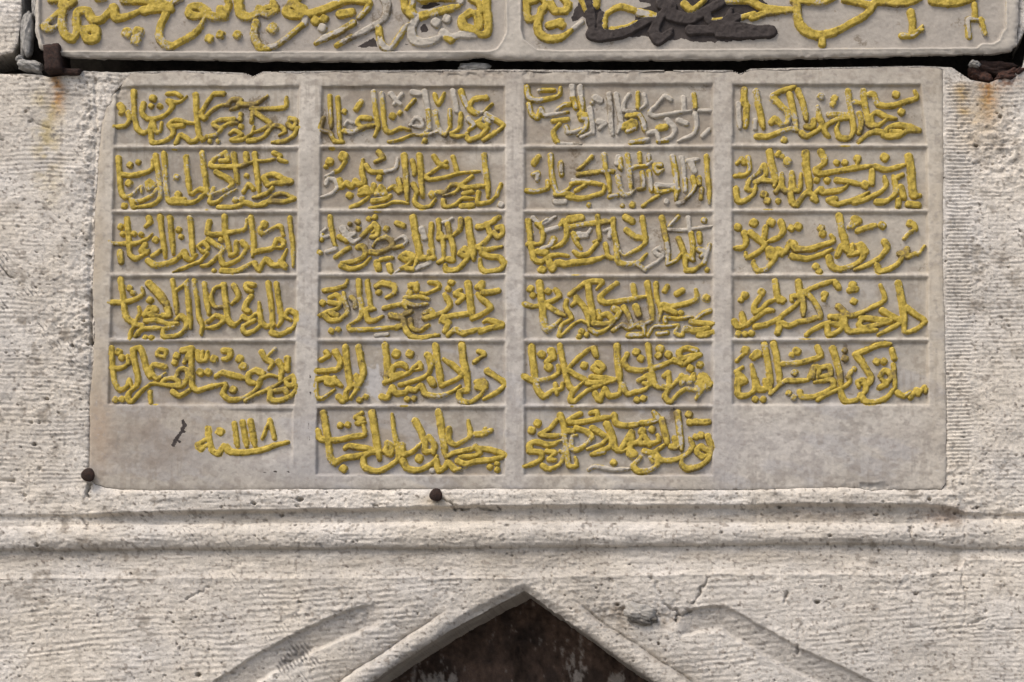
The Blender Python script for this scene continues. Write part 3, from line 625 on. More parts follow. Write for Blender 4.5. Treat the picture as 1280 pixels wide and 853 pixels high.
# ground at the foot of the wall
g = mesh_obj('ground', [(-60, -60, 0), (60, -60, 0), (60, 0.5, 0), (-60, 0.5, 0)], [(0, 1, 2, 3)], M_GROUND, smooth=False); tag(g, kind='structure')
STROKES = '''
@A1 130,100
W36 98,160 118,190 105,205
150,205 160,245 130,285 65,290
183,70 185,150 190,230 205,300 240,330 280,310 300,265 320,320 350,320 358,265
W46 303,112
W36 290,160
W36 345,160
245,145 235,195 260,235 320,240 390,210 425,160 400,130 440,138 480,130 515,100
W24 395,85 440,80 480,100
290,320 300,390 360,385 420,350 430,310 405,280 440,250 520,265 565,270
450,395 470,345 510,360 540,385 580,370 590,330
430,290 490,285
570,90 575,180 580,260 592,340 612,370 655,355
745,85 690,85 660,115 620,180 605,215 625,240 660,200 720,160 780,155
770,150 800,120 850,125 835,165 790,182
840,150 920,152 960,140 1020,100
920,178 1000,178 1130,170 1140,105
810,245 730,248 685,275 720,300 780,272 835,270
735,305 690,345 640,352
W32 660,382
W32 710,382
W32 855,215
W36 850,245
W36 855,290
W26 785,335 820,315 855,340 825,362 795,372 860,372 920,335 935,290
W26 925,205 920,260
945,205 990,235 1040,270 1000,300 940,325
900,380 950,372 1000,350 1050,290 1100,290 1130,320 1095,345
1160,240 1200,255 1180,300 1150,275 1165,240
1210,300 1180,350 1120,380 1050,390
@A2 130,182
88,75 95,180 105,280 125,320 170,310 230,255 232,295
95,180 180,185 260,165 300,140 300,90
W40 160,120
W36 212,102
W46 153,235
W34 285,225 308,250 280,268 268,235
330,275 300,310 230,345 180,345
320,60 335,160 350,260 345,330 290,370 190,385
W30 170,340 185,385
373,50 380,160 390,290 410,350 480,355 560,350 640,300
W42 452,195
W44 462,305
430,335 495,335
512,70 520,180 535,300
550,300 600,270 640,290 595,322
610,45 625,150 640,260 652,310
760,40 700,75 665,110 680,130 780,130 860,125 940,95
W22 940,95 1000,95 1060,85
760,45 772,90 725,95
810,50 815,100 825,170 832,230
700,165 770,205 800,235 760,275 680,300
W26 685,265 668,310 660,350 700,350 760,310 828,270
885,50 890,100
W32 890,185
940,50 955,180 968,290
hW26 1060,45 1100,60 1090,85 1140,100
W32 1020,240 1000,195 1060,180 1110,205 1165,225 1100,232 1050,235 1010,250
1050,265 1010,300 930,325
hW24 870,290 900,240 930,270
W40 820,340
W40 862,335
715,385 800,385 880,355 940,372 1010,360 1060,312 1110,298 1185,325
1185,330 1120,350 1050,345 960,365
W38 125,377
@A3 130,262
W26 40,210 110,215 200,210 270,180 300,150
142,60 150,140 155,220 160,280 195,305 240,285 280,250
W40 100,108
W34 115,152
W36 185,150
W36 230,155
W30 275,50 285,75 258,105
W42 320,188
W34 97,265 105,325
W36 255,220 235,255 270,265
300,290 350,255
350,45 360,140 382,295
410,50 420,160 432,275
W34 275,320 320,345 390,335 450,310 500,265 510,300 545,312 575,280
535,50 545,150 550,250 560,295
W36 465,125
W32 480,168
W26 585,230 620,205 650,240 620,265 592,240
W24 645,270 600,320 540,345 430,390
650,185 700,220 740,250 700,300 650,345 605,350
655,75 645,145 700,155 800,140 880,120 890,60
750,40 755,140 770,200 785,280
W36 728,190
825,205 822,270 785,285
865,205 888,240 860,290 810,325 750,345 728,300 740,240
915,50 930,150 935,230 925,290
W28 685,380
W34 735,382 820,385 880,360 930,325
930,265 1000,250 1055,235 1080,185 1120,200 1110,235 1070,235
W50 1000,92
W26 975,115 985,150 1040,125 1100,100 1120,160
940,335 965,375 1010,310 1050,345 1100,335 1140,250
W34 1105,330 1130,355
W26 1160,50 1170,150 1180,250 1180,355
@A4 130,342
W32 100,35 115,130 125,230 150,285 190,300 220,250 215,210
W32 35,180 100,180 180,165 240,130 235,90
W40 160,90
W36 180,120
W42 280,65 320,105 370,165 390,195
W40 285,165
W26 425,40 440,130 455,250
W26 440,110 490,75 525,40
515,60 525,180 540,340
W34 250,260 280,215 320,225 285,255 345,265
W34 395,220 405,260 365,262
255,295 330,290 400,315 460,310
185,320 240,325
W24 200,310 165,360 160,410
195,390 230,350 290,340 360,340
W34 255,400
W34 292,400
450,290 480,265 515,300 510,335 475,375 420,395 370,390 375,345 440,330
W26 562,45 580,160 590,270 612,320 605,380
625,65 640,170 655,250
W24 740,75 690,90 668,150 690,205 750,205 775,180
W32 745,70 755,150 765,240 775,290 810,320 865,280
650,300 700,262 745,290 700,330 640,340
810,75 840,140 795,190
W26 935,70 885,65 890,100 920,110
W34 920,140 890,180 880,220 905,235
870,270 900,285 950,250
W30 940,290 870,330 880,370 930,360 980,310 972,250 968,180
980,300 1010,330 1060,320
1025,60 1040,170 1052,290 1045,370
1075,65 1090,170 1110,280 1085,330
W32 1045,370 1100,380 1170,345 1198,310 1195,250 1150,232 1132,270 1165,290
@A5 130,422
45,65 50,180 65,280 95,325 140,305 155,262 172,310
45,190 100,190 150,160 145,115
W44 90,90
W40 108,125
W32 180,80 190,160 210,250 200,300 150,350 150,390 175,400 220,345 290,290 350,290
W32 175,80 220,65 245,120 265,200 285,250
380,185 310,170 290,210 330,255 385,220
W26 330,110 345,75 385,85 375,120 335,110
355,290 380,260 440,255 470,285 420,300 350,290
W44 452,112
W40 440,155
W38 490,80 545,70 520,120 500,155
450,245 470,200 515,200 520,250 490,300 430,310
W32 540,90 545,200 550,300 580,330 630,315 690,300 760,285
W28 582,90 590,140 635,140 645,90
W22 612,90 612,140
W48 685,135
W34 745,80 785,85 780,125 745,135
W48 600,215
W48 650,215
W34 700,240 740,220 800,235 880,255
W50 845,132
W50 870,178
W34 990,225 950,205 905,225 900,270 945,285
760,300 742,350 780,385 860,380 930,340 965,300 980,255 1040,235 1090,245
W48 805,325
W26 880,395 960,350 1050,310 1125,265
W32 985,90 1005,130 1050,160 1030,200
W26 1070,70 1020,120
W32 1090,150 1110,190 1100,260
W32 1145,130 1145,200
W34 1140,260 1180,245 1190,290 1150,300 1135,275
W34 1040,330 1038,385 1100,392 1180,355 1205,300
W32 1070,330 1125,325 1140,345
W42 70,390
W42 112,385
W32 430,340 470,362 530,330
W22 285,340 290,410
@A6 130,506
W36 650,155 660,220 680,290 720,305 750,260 790,295 880,300 980,285 1080,250 1150,235
W34 645,215 590,250 610,275 665,240
W54 727,170
815,120 835,260
865,110 892,260
915,105 942,260
W20 1035,100 990,210
W24 1035,100 1050,150 1065,210
@B1 388,100
hW26 118,100 125,200 130,300
hW26 170,110 175,200 180,320 195,385
hW24 80,235 65,310 110,325
hW26 125,335 150,380 200,385
W34 212,195
W36 315,135 285,180
nW20 212,285 230,255 262,270
210,320 260,325 330,295 400,280
370,240 310,235 292,270 330,300
395,75 405,180 420,290 400,350
W28 445,85 455,200 465,300 500,325 560,300 620,310
nW26 500,85 560,150
nW26 570,85 520,150
W44 512,222
W32 560,205
hW24 650,120 600,180
nW34 635,75 680,82
nW34 712,70 735,180
735,180 742,300 715,325
nW26 620,280 655,235 695,250 700,290 640,285
hW24 775,90 800,150 835,80
W28 780,200 800,300 840,340 872,290
hW24 870,190 872,290
hW18 490,385 560,370 640,340 700,350
W24 690,345 750,335 800,320
W38 715,378
nW34 890,70 915,190
hW32 940,70 975,160
W28 940,210 930,300 880,335 900,352 960,345 985,330
hW30 985,240 1020,280 990,310
W34 1100,108 1020,120 992,170 1030,205 1080,200
hW22 1080,200 1135,150
W34 1080,240 1048,265 1085,290 1112,265 1085,240
W34 1105,300 1060,350 990,372 975,335
1100,215 1150,245
hW26 1150,245 1205,285 1150,330
W32 1150,330 1080,375
@B2 388,182
W48 118,98
W26 95,130
W64 205,68
W26 215,100 180,150 150,160
nW20 150,160 95,190
nW26 95,240 110,205 150,215 165,260 130,300 60,322
W32 180,215 190,255 225,235 255,255 280,220 300,240 335,230 320,160 325,85
W30 425,40 450,75 405,100
W28 345,125 380,160 455,165
nW26 455,165 530,140 545,80
W38 430,200
W44 242,310
W34 310,280 345,265 350,290 310,305
W32 350,295 385,290 395,245
W28 250,385 310,360 365,320
W32 410,300 440,260 465,300 420,300
W34 390,345 460,335 500,310
hW22 370,390 460,375 520,350 610,360
hW26 490,270 520,255 550,290
W28 550,210 565,280
W34 585,60 595,180 605,340
W28 635,95 650,150 645,180
W28 640,240 662,290 650,350 690,385 750,375 782,330
W32 680,60 690,180 700,320
W48 760,305
W26 770,65 800,110 850,130
W26 850,100 780,150 725,190 740,210 820,200 930,175
W24 890,70 920,170
hW18 930,170 1060,160
W26 790,290 840,290 880,245 935,250 900,292 830,312
W26 830,340 840,380 900,370 950,330 1015,330
W30 1010,190 950,240 960,262 1040,255 1100,250
W30 955,300 1010,290
W36 945,378 1010,375
W32 1085,60 1095,150 1108,250 1110,320
W26 1050,290 1045,360 1120,350 1165,310
hW24 1165,310 1190,240
nW42 1190,368
@B3 388,262
W28 122,45 130,120 145,200 155,230
nW26 95,120 60,150 75,170 110,165
hW22 75,160 70,190
nW30 155,245 100,262
W32 60,270
nW40 200,120 235,160 270,150
nW30 215,155 265,200 310,180
W36 295,78
W34 298,118
W28 245,90
W32 365,55
W34 402,45
W28 180,170 230,195
W34 155,295 200,265 245,240
W34 295,235 325,230 345,260 325,300 265,325 195,330
W34 320,165 365,120 400,90 415,120 385,145
W30 420,110 415,160 380,170
W30 190,350 260,370 330,345 375,300
W32 375,265 430,265 500,235 510,200 470,175 420,190 390,230
W40 475,120
W30 540,85 580,100
nW22 530,190 580,165 600,200 570,225
hW26 570,225 520,240
W28 440,310 510,300
W34 415,330 425,370
W32 490,350 500,385
W36 560,295 600,275 640,295 600,315 565,300
W28 640,310 600,350 560,370
nW24 560,370 530,395
W30 600,370 640,370
W38 640,50 655,150 675,240 690,300 735,290 740,260
W26 665,310 655,350
nW34 665,365 750,330
nW34 695,120 712,175
W28 755,90 750,170 765,270 775,300
W28 735,310 775,300
hW28 800,65 805,130 800,180
W28 815,150 830,220 832,300
nW24 830,80 885,55
W30 855,85 870,160 890,230 895,300
W30 940,60 935,120 895,160
W30 800,180 855,170
hW30 830,310 800,330
W38 985,65 995,150 1015,250 1020,310
W34 935,265 965,245 990,270 965,290 935,275
W34 990,290 960,330 910,375 850,380 840,345
W34 860,310 890,315
W38 1045,110 1090,100 1150,70
W30 1150,60 1180,45
W32 1105,90 1120,140
W36 1165,115 1195,110 1200,150 1165,170 1150,140
W32 1130,150 1090,200 1045,235 1100,250 1195,230
W34 1070,270 1110,290 1180,300 1210,340 1180,375 1100,390 1065,360 1060,310
@B4 388,342
W30 85,105 150,95 215,75 230,40
W42 75,182
W30 120,150 160,135 190,170 180,210
W30 120,180 170,190
W28 60,260 100,240 170,215
W32 90,265 120,290 170,290 200,270 230,240 215,170 205,120
W34 125,245 165,260
W40 130,358
W36 172,350
W30 255,150 275,170 280,210
W32 300,45 305,130 320,220 305,280 240,320
W26 240,330 245,350 290,350
W28 355,50 365,130 375,200 400,220
W32 380,220 345,230 360,290 400,290 450,265
W34 410,80 450,60 520,80 525,120 475,150
W36 425,115
hW26 300,350 400,345 520,335
W36 540,335 580,320
nW26 410,385 480,378
W30 460,215 520,200 580,190 600,220
W26 590,150 680,145 740,160
W28 590,175 650,200 730,190
W38 505,260 560,270 590,250 630,235
W36 625,75 660,70 660,100
W40 620,120
hW24 745,55 790,60 800,90 720,125 690,120
W32 580,290 595,350 630,390 700,400 800,385
W28 625,290 635,340 680,355 740,320
W36 715,245 750,230 765,260 710,280
W32 775,260 840,235 870,190 835,130
W38 880,55
W34 860,95
W34 920,180 950,145 910,125 940,100
W34 830,270 880,265 990,250
W38 985,60 995,150 1010,280
W34 1010,280 1060,260 1125,210 1060,150 1045,125
W36 1040,85 1070,60 1065,90
W36 1080,115 1130,115 1175,105
W38 825,290 860,310 840,360
W34 860,385 900,350 950,370 1000,360 1060,345
W34 1060,360 1120,340 1200,320 1110,290 1080,305
@B5 388,422
W30 65,140 110,110 95,90
W32 40,210 120,205 170,195 185,150 160,80
W26 175,130 145,90
W34 40,265 100,255 150,270 190,300
W30 100,280 140,290 150,250
hW24 35,290 40,370 70,380 150,325
W32 175,370 200,395
W36 218,60 225,150 240,250 250,300 220,340 225,385
W36 300,60 315,140 330,220 300,300 250,380
W32 245,300 295,290 285,240
W38 305,390
W36 345,370
W38 465,50 475,130 480,210 465,280
W34 500,230 520,180 570,165 600,190
W30 460,280 540,250 620,215 650,180 680,160 690,190 650,205
W34 500,240 570,225
W28 560,295 650,270 725,235 750,190 725,110
W34 730,110 765,150 745,200
W54 535,102
W50 620,100
W34 445,370 480,375 510,310 530,345 590,345 610,320 650,330 690,300 720,355 800,365 880,340 935,300
W38 605,385
W36 645,380
W36 780,50 790,130 805,210 815,300
W32 815,300 880,275 945,235 910,190 835,135
W36 765,290 750,260
W38 945,50 955,140 975,230 985,330
W34 985,330 930,340 935,390 990,405 1050,370 1090,320
W40 1040,280 1080,275 1090,310 1040,310
W30 1025,150 1085,105 1050,85
W34 1105,210 1150,240 1215,290 1150,350 1080,385
@B6 388,506
W38 80,50 95,140 110,230 120,320 150,360 210,330 290,320 380,290
W34 45,165 65,215 160,220 260,200 340,185 330,130
W38 185,130
W38 232,125
W30 320,50 285,80 325,90 290,115 340,110
W34 215,270 240,255 300,265 380,275
W40 385,50 400,150 415,240 430,340
W50 205,398
W34 430,290 380,295 330,330 340,390 410,415 480,390 545,340 545,270 520,160 510,60
W32 480,240 510,260 500,310 470,290 480,250
W34 570,250 580,310 640,290 690,240
W36 655,100 690,170 715,240 715,290 770,290
W34 740,205 775,250 770,300
W52 678,335
W34 575,350 610,400 680,405 760,365 790,320
W38 800,45 815,130 830,230 845,320
W32 865,150 865,220 900,250 960,225 1000,190 985,100
W36 1030,185 1080,180 1130,160
W26 1075,190 1090,150
nW36 760,410
W34 785,350 800,410 840,390 860,360 900,400 940,400
W34 850,325 900,300 940,290 985,280 1030,270
W34 920,350 970,370 1040,350 1120,345 1215,320
W34 1060,275 1120,280 1215,310
W30 1030,260 1060,300 1010,320 930,325
W38 1120,388
W34 1165,370
W36 1168,405
@C1 646,100
hW30 62,45 75,110 130,125 220,110 265,90 272,45
hW24 140,65 230,60
hW26 75,150 90,210 130,235 150,180 165,215 220,215 320,200
hW26 250,185 290,155 330,150
nW32 345,35 350,100
hW30 350,110 370,170
nW32 395,40 400,100
hW30 400,100 410,170 400,240 435,240 430,300 380,345
W34 395,215 430,220
W28 225,255 320,245
W28 265,275 230,320 240,370 265,395
nW26 265,400 400,400
hW26 310,290 320,325 370,320 420,300
nW26 400,355 460,330
nW36 490,110 520,125
hW24 470,140
nW32 455,180 480,330
nW36 510,260 545,270 520,300
nW32 575,90 585,180 590,290 600,340
nW32 620,90 635,180 650,260 630,330
nW26 700,90 670,140 670,190 740,190
W34 690,225 750,215
W36 670,280 720,260 740,280 660,300
hW30 690,320 740,300
W24 755,80 755,170
nW24 795,90 805,150 770,180
hW30 765,220 790,260 800,310
hW30 715,390 820,370
nW26 960,120 925,100 880,145 830,200 860,225 950,210 1090,190
nW30 1040,110 1045,190
W28 1105,90 1115,170
nW24 1140,190 1215,190
nW28 1115,210 1125,280 1100,340 1010,380
W40 885,300 930,290
nW30 940,250 985,300 970,350 900,380
nW24 875,330 890,380
hW18 880,382 940,378
nW30 1010,250 1060,270
nW30 870,320 820,330
nW34 1160,350 1200,310
@C2 646,182
W40 105,110 135,70
hW30 100,180 130,170 125,210
hW28 60,280 120,285 190,265 190,220
hW28 210,60 215,150 230,240 260,300 310,280 350,240
hW28 275,110 280,180
W30 240,305 310,300 350,310
nW34 240,350 300,350
W28 470,65 430,110 380,150
W28 380,180 460,170 530,160
hW26 530,160 600,160
W28 545,55 555,140 575,220 580,290
W30 340,240 380,225 440,230 530,240
nW24 350,215 450,220
W30 370,280 430,245
W30 320,320 400,330 470,315 540,290 545,250
hW28 450,370
nW32 635,70 625,110
hW28 640,80 650,140
hW26 580,320 630,310
W30 630,195 650,270 670,310 710,300 735,280
W30 690,60 700,130 710,210 715,290
W26 765,50 768,100
hW24 700,150 740,130 810,125
nW24 810,125 840,100
hW26 785,170 790,260 760,270
hW24 825,60 825,90
hW26 825,160 835,220 840,280
hW28 900,120 860,125 880,165 910,150
nW30 870,245 960,250 1000,240
hW26 870,250 880,290 950,280
W26 785,380 830,345 890,310
W40 720,370
hW26 660,375
nW36 935,350
hW30 975,70 990,150 1000,240 995,340
hW28 975,270 1010,270
nW28 1030,75 1045,150 1045,200
hW26 1050,210 1055,280
nW28 1070,95 1130,85
nW34 1090,110 1110,160
hW28 1100,200 1110,270 1050,340
nW30 1005,360 1040,350
hW26 1140,200 1140,240
hW26 1155,270 1150,330
W28 1185,65 1190,170 1200,260 1205,360
@C3 646,262
W32 70,70 80,150 90,240 110,310 150,325 200,295 260,280 320,290
nW26 100,50 130,80
W28 125,85 155,115 165,160 150,210 100,215
nW28 165,85 200,70 240,45
hW26 190,60 150,90
W30 70,215 110,215
nW30 180,130 270,110
W30 265,110 290,70 310,110 310,170 280,215 220,240
hW30 230,180 215,220 140,250
W38 180,270 130,262
W50 330,60 400,50
W34 330,110 400,95 480,85 600,70
hW22 240,190 210,210
hW24 380,175 350,145 370,200 400,240
nW26 380,150 440,150 460,120
nW24 370,170 440,165
W28 505,40 510,120 515,180 480,200
W30 500,210 450,270 390,285 355,260
nW24 545,130 580,120 580,170
W32 600,60 605,150
W28 555,220 570,290 600,300
hW30 610,150 625,230
W34 625,230 630,320 680,340 760,330 810,280
W38 195,310 220,370 250,330 300,340 350,330 420,325 490,310 550,290
W50 158,375
W38 680,50 720,70
W32 685,130 740,170 790,180
W30 785,50 795,130 800,210 730,260 670,290 650,260
nW28 890,235 860,260 890,285 920,270 895,245
nW28 915,290 870,330 800,370
W26 760,345 800,378
W32 905,50 920,130 940,210
hW30 940,210 945,280 940,335
hW26 940,340 990,320 1030,280
W30 1010,180 1030,230 1050,290 1055,370
hW24 1010,40 950,105
nW24 950,125 1060,125 1230,100
nW28 1070,50 1080,130
hW30 1090,150 1100,220 1100,300
hW28 1140,150 1145,200
hW36 1170,65
hW34 1140,250 1180,265 1150,290
W30 1060,380 1110,375 1170,330
hW30 1170,330 1205,220
hW30 1190,375
hW30 1060,290 1100,310
@C4 646,342
W44 85,95
W38 100,135
W40 140,60 150,130 160,220 170,310 185,350 240,320 275,285
hW28 50,190 100,205 150,195
W30 150,190 220,170 265,140 240,100
W42 195,110
W30 190,200 250,240 300,260
W28 310,170 305,215 340,280 280,320 265,390 300,370 350,320 400,295 440,310
W34 330,130 400,75 450,50 530,50 500,95
W36 445,70 455,150 470,230 485,310
W28 375,165 345,200
W30 370,150 420,210 445,270 450,330
W40 405,360
W34 390,395
W34 435,385
W34 625,60 580,90 520,145 550,180 650,170 820,140
W34 725,75 735,130
W32 480,310 540,315 600,300 570,255 530,260 510,280
hW26 510,235 520,280
hW38 610,220 640,240 620,280
hW28 460,350 500,370 560,345 610,305
W30 670,210 700,270 720,330
W36 745,205 760,255
hW30 600,355 660,320 700,340 780,310 800,380
hW30 760,330 830,300
hW36 700,385 780,380
W34 815,60 830,150 845,230 850,290
W26 870,60 875,150 900,230 890,290
W32 940,80 925,105
W40 1000,125 1035,105
W34 910,195 960,205 1040,190 1120,160 1120,100
W46 1185,150
W34 930,220 990,245
W34 1025,245
hW24 930,300 925,275 1000,280 1100,270
hW24 820,385 860,330 930,330 1010,320
hW26 880,375 940,370
hW32 1210,230 1160,250 1110,295
W34 1090,300 1160,310 1230,315
W24 1010,330 990,370 1030,385 1050,335
W38 1060,345 1130,355 1200,340
W38 1140,385 1180,380 1225,365
@C5 646,422
W38 92,60 100,150 115,240 125,310 165,365 230,330 280,320 285,285
W32 50,245 110,270 200,255 260,220 255,175
W50 155,105
W42 215,85 225,120 185,150
W54 197,185
W26 240,290 250,350
W32 270,50 285,140 305,230 325,300 360,325 430,265
W32 330,180 400,110 470,60
W34 480,70 495,110
W30 320,200 370,235 430,265
W48 420,175
hW34 505,160 540,185 515,215 480,190 505,160
W32 350,330 335,385 355,400 420,345 470,315 560,280 620,265
W34 440,285 550,275
W30 465,245 620,260
W32 490,350 520,390 550,320 580,365 640,350 645,290
hW36 625,50 628,130 640,220 645,290
W32 660,295 690,350 740,340 800,325 835,290
W32 690,105 670,150 700,195 770,205 830,195
hW32 830,195 900,175 980,140
W48 748,90
W48 775,130
W32 820,45 830,130 845,230 870,300 920,320
W34 760,270 820,240 835,290 790,285
W42 750,390
W40 790,380
hW52 895,70
hW46 885,112
hW46 945,105
hW34 1120,80 1060,65 1015,90 1025,130 1070,120 1145,100
W34 1145,105 1060,155 1045,170
hW30 980,140 1030,165
W48 1085,190
hW40 1145,170
W30 920,240 945,220 950,300 915,300
W32 940,320 985,290 1030,240 1030,290 1060,250 1080,280 1105,230 1110,275
W32 940,325 925,370 960,400 1010,350 1060,320 1120,330
W44 1130,320 1160,245 1200,290 1160,320 1120,380
W34 1130,290 1190,310
@C6 646,506
W50 92,160
W48 130,115
W32 250,95 210,145 150,185 230,195 290,190
W34 270,65 295,130 300,220 315,310 325,380 375,380 365,330
W34 85,290 80,250 120,230 200,250 280,225
W32 80,290 150,300 150,340 100,370 45,385
W28 160,380 200,400 270,370 295,310 270,290
W30 190,290 235,300 200,340 240,345
W34 395,55 340,85 330,110 420,105 520,85 600,75
hW28 460,50 500,45 505,85
W34 300,165 350,165
W32 370,145 430,165 470,200 440,240 380,280 345,270 345,200 375,190
W32 470,145 520,175 560,210 520,250 440,275
hW26 470,310 545,295
W34 560,120 585,170 590,250 530,285 480,300
W34 565,120 600,200 615,270 650,290
W34 610,65 620,115 690,130 780,115
hW34 780,115 860,100 880,80 855,45
W34 655,270 690,210 715,170 715,230 700,310 740,310 700,280 660,290
W34 700,250 760,230 780,200
W50 785,165
W46 845,155
W30 770,240 850,240 890,220 880,190
W30 800,200 830,250
W34 800,290 850,300 920,250
W36 905,95 925,170 940,240
W34 965,260 1000,260 985,210
hW36 1005,50 1015,140 1025,230 1030,280
W34 870,310 900,345 980,345 1060,310 1100,260 1080,210
W46 1075,60
W46 1080,110
W36 1110,108 1200,105
W40 1120,200
hW46 1150,190
W36 1195,200 1215,270 1200,330 1150,380 1070,400 1030,370 1035,330
W34 1200,290 1150,260 1125,290 1160,325 1195,310
W34 770,330 730,380 760,415 830,410 880,370 870,330 830,330 850,360
nW26 450,405 490,385 600,405 700,400
W40 605,360
@D1 908,100
hW36 110,60 110,150
hW34 125,160 125,230 118,290
nW30 75,150 85,300
W34 185,70 200,150 220,240 230,300
nW26 180,250 180,300
W34 290,95 350,65 430,40
W34 290,105 340,160 385,210 380,270 340,280
W34 280,265 300,240 340,280
W34 190,350 260,350 340,320 400,305 450,315
W44 362,375
W34 395,90 415,170 430,250 440,310
W34 450,65 470,120 490,190 500,250
W34 470,330 500,350 560,320 600,280 580,230 570,165
W34 500,290 540,290 545,250
W46 590,105
W48 675,115
W42 665,150
W34 640,215 700,215 770,220
W34 770,230 700,245 640,270 610,310 640,350
W34 760,70 770,150 785,240 795,310 770,360 710,360 690,310 700,270
W28 800,140 840,145
W32 830,210 845,270 830,330
W36 855,70 865,150 880,230 895,280 950,280 1010,240
W32 910,280 905,230 940,200 1000,230 1060,240
W44 1095,200
W34 830,385 870,345 930,320 1000,325
W34 980,345 1010,300 1080,280 1210,310
W34 1000,350 1080,345 1140,310 1210,315
W28 1030,320 1090,320
W34 890,90 920,90 950,150 1030,160 1130,130 1190,110 1180,70
hW48 1060,90
@D2 908,182
hW28 65,110 95,85 110,110
hW30 135,75 145,140 120,180 50,190
W34 60,270 70,340 110,345 170,300 185,250
W32 235,120 200,170 150,210 130,270 180,280
W32 235,125 245,180 180,230 240,215 310,230
W38 270,40 285,120 305,210 300,250
W34 320,60 330,45
W56 380,100
W36 350,70
W46 235,305
W46 255,345
hW36 325,345
W32 310,290 340,240 345,180 355,270 400,280 410,170 420,270 460,275 465,180
W40 495,45 500,130 515,220 520,290
W34 400,300 410,350 440,370 480,310 510,290 560,320
W36 590,40 615,100 560,150 580,175 680,160 800,140 920,125
hW40 690,105
hW40 740,105
W48 820,80
W20 820,80 820,130
W34 930,130 1000,150 1110,120
W56 990,72
W44 1140,70 1155,150 1160,240 1170,310 1210,310
W38 565,215
W38 630,215
W32 690,215 770,225 840,240
W56 870,245
W34 910,160 910,240
W34 550,300 590,270 600,290 680,285 740,265 760,240
W36 680,330 640,340
W32 700,365 790,340 890,290
W34 800,355 880,330 960,290 1000,250 990,195
W34 940,350 1000,345 1060,290 1045,190
W32 1060,200 1100,180
hW34 1090,260 1110,320
W40 1140,365 1200,370
hW30 1075,340 1075,380
W30 540,330 560,340
hW28 650,350 690,365
@D3 908,262
W48 72,108
W54 172,82
W54 278,80
W32 110,145 125,200 105,235 50,240
W34 150,145 200,185 240,220 200,265 130,300 120,270
W30 245,110 235,180
W34 340,75 355,130 330,170 260,200
W48 270,255 280,285
W34 265,250 305,260 300,310 250,370 195,380 170,340 170,320
W48 345,270
W34 320,250 370,260 400,200
W44 405,115
W50 450,105
W36 420,210 430,245 520,245 600,220 670,195 655,160
W34 410,290 500,305 590,280 660,245
W46 590,115
W46 600,150
W46 560,355
W44 580,385
W38 705,40 720,120 740,190 760,260
W34 810,60 765,110
W34 800,55 830,70 790,110
W34 695,285 720,230 780,270 790,220
W34 770,280 820,270
W36 640,300 660,355 720,370 800,345 855,290 820,220
W34 840,220 870,260
W36 820,130 880,110 930,100
hW48 975,98
W34 990,200 1005,240 960,300 880,345 800,375
W46 1150,85
W30 1170,90 1180,120 1150,140 1110,180
W34 940,350 960,385 1020,370 1080,330 1110,270 1130,245 1130,290 1180,275 1210,270 1240,225
W34 1080,275 1130,260
@D4 908,342
W50 115,135
hW34 90,165
W50 220,115
W34 210,145 175,200 180,240 220,220 260,180 310,160
W36 305,50 315,120 330,170
W34 50,300 70,330 110,320 95,245
W42 75,375
W40 115,378
W38 155,372
W34 130,320 180,280 250,230 290,230
W34 180,330 250,315 320,290 330,350 310,370
W48 350,165
W36 450,50 460,110 480,180 480,260
W34 330,285 350,260 430,200 460,150 410,140 410,170
W34 320,370 340,310 390,325 460,300 520,290 600,265
W34 480,120 560,80 680,40
W32 685,60 700,85
W32 490,115 530,150 570,210 590,270 540,270
W44 615,130
W34 610,155
W48 790,70
W38 810,95 770,105
W44 797,172
W32 500,385 540,350 600,320 650,300
W42 690,275
W34 650,270 710,270 710,320 650,310
W34 630,330 640,380 700,360 740,300 720,220
W32 700,205 770,260 850,240 930,200 990,160 965,70
W34 740,320 770,360 860,355 940,350
W36 840,280 880,280 960,290 1030,295
W34 850,280 830,320 860,340 940,320 1030,300
W36 975,230 1040,270 1090,300 1030,340 950,380
W40 1075,60 1090,130 1105,220 1110,300 1115,365
W34 1130,215 1190,260 1240,300 1180,350 1115,370
@D5 908,422
W52 118,80
W26 110,100 65,145
W34 160,120 190,90 205,105 170,130
W28 60,215 100,185
W34 75,230 115,270 75,285 70,240
W34 70,290 75,355 130,360 180,310 160,170
W34 180,260 200,320 250,320 240,265
W40 180,385
W40 230,385
W36 240,45 255,130 270,230 275,340
W36 295,40 315,130 330,230 330,290
W34 275,350 320,310 370,270 440,270 510,265
W50 440,85
W36 410,110
W34 350,165 420,160 470,155
hW34 470,155 560,130
W34 560,130 590,110 570,60
W44 425,220
W40 390,345
W40 420,375
hW30 520,250 545,180
W30 540,250 550,190 580,190 570,250
W34 590,190 640,180 650,230 590,245
W34 460,340 470,370 540,370 620,340 670,300 660,265 600,270 550,280
W36 665,70 690,150 710,230 715,300
W30 570,390 640,350 710,320 770,280 770,240
W44 740,130
hW34 740,80
hW30 800,195
W34 780,215 760,250
W34 715,340 740,395 810,390 870,330 860,270 820,275 830,310
W36 805,105 880,75 950,45 1030,40
W36 815,110 860,175 905,250 890,290 850,290
W44 940,150
W42 985,150
hW28 1035,75 1050,130
W28 1045,170 1055,310
W34 960,240 990,205 1030,240 1000,280 970,260
W38 960,310 1000,290
W34 840,360 870,400 940,400 1010,370 1040,330 1060,310
hW30 1070,345 1110,365 1150,340
W34 1150,375 1190,330 1200,350 1240,310 1245,340
@T1 40,0 4.2667
W40 230,20 150,75 75,150 110,165 150,140
W40 110,10 180,0
W42 175,60 165,130 180,190 220,215 245,180 245,120 250,70 300,70 330,115 380,110 440,50 450,100 500,100 600,60 640,40
W46 280,170 340,165 345,215 300,215 280,180
W50 200,-20 165,40
W50 500,10 620,10 750,45
W46 600,65 680,55 750,60
W40 360,0 385,-5
W60 515,185
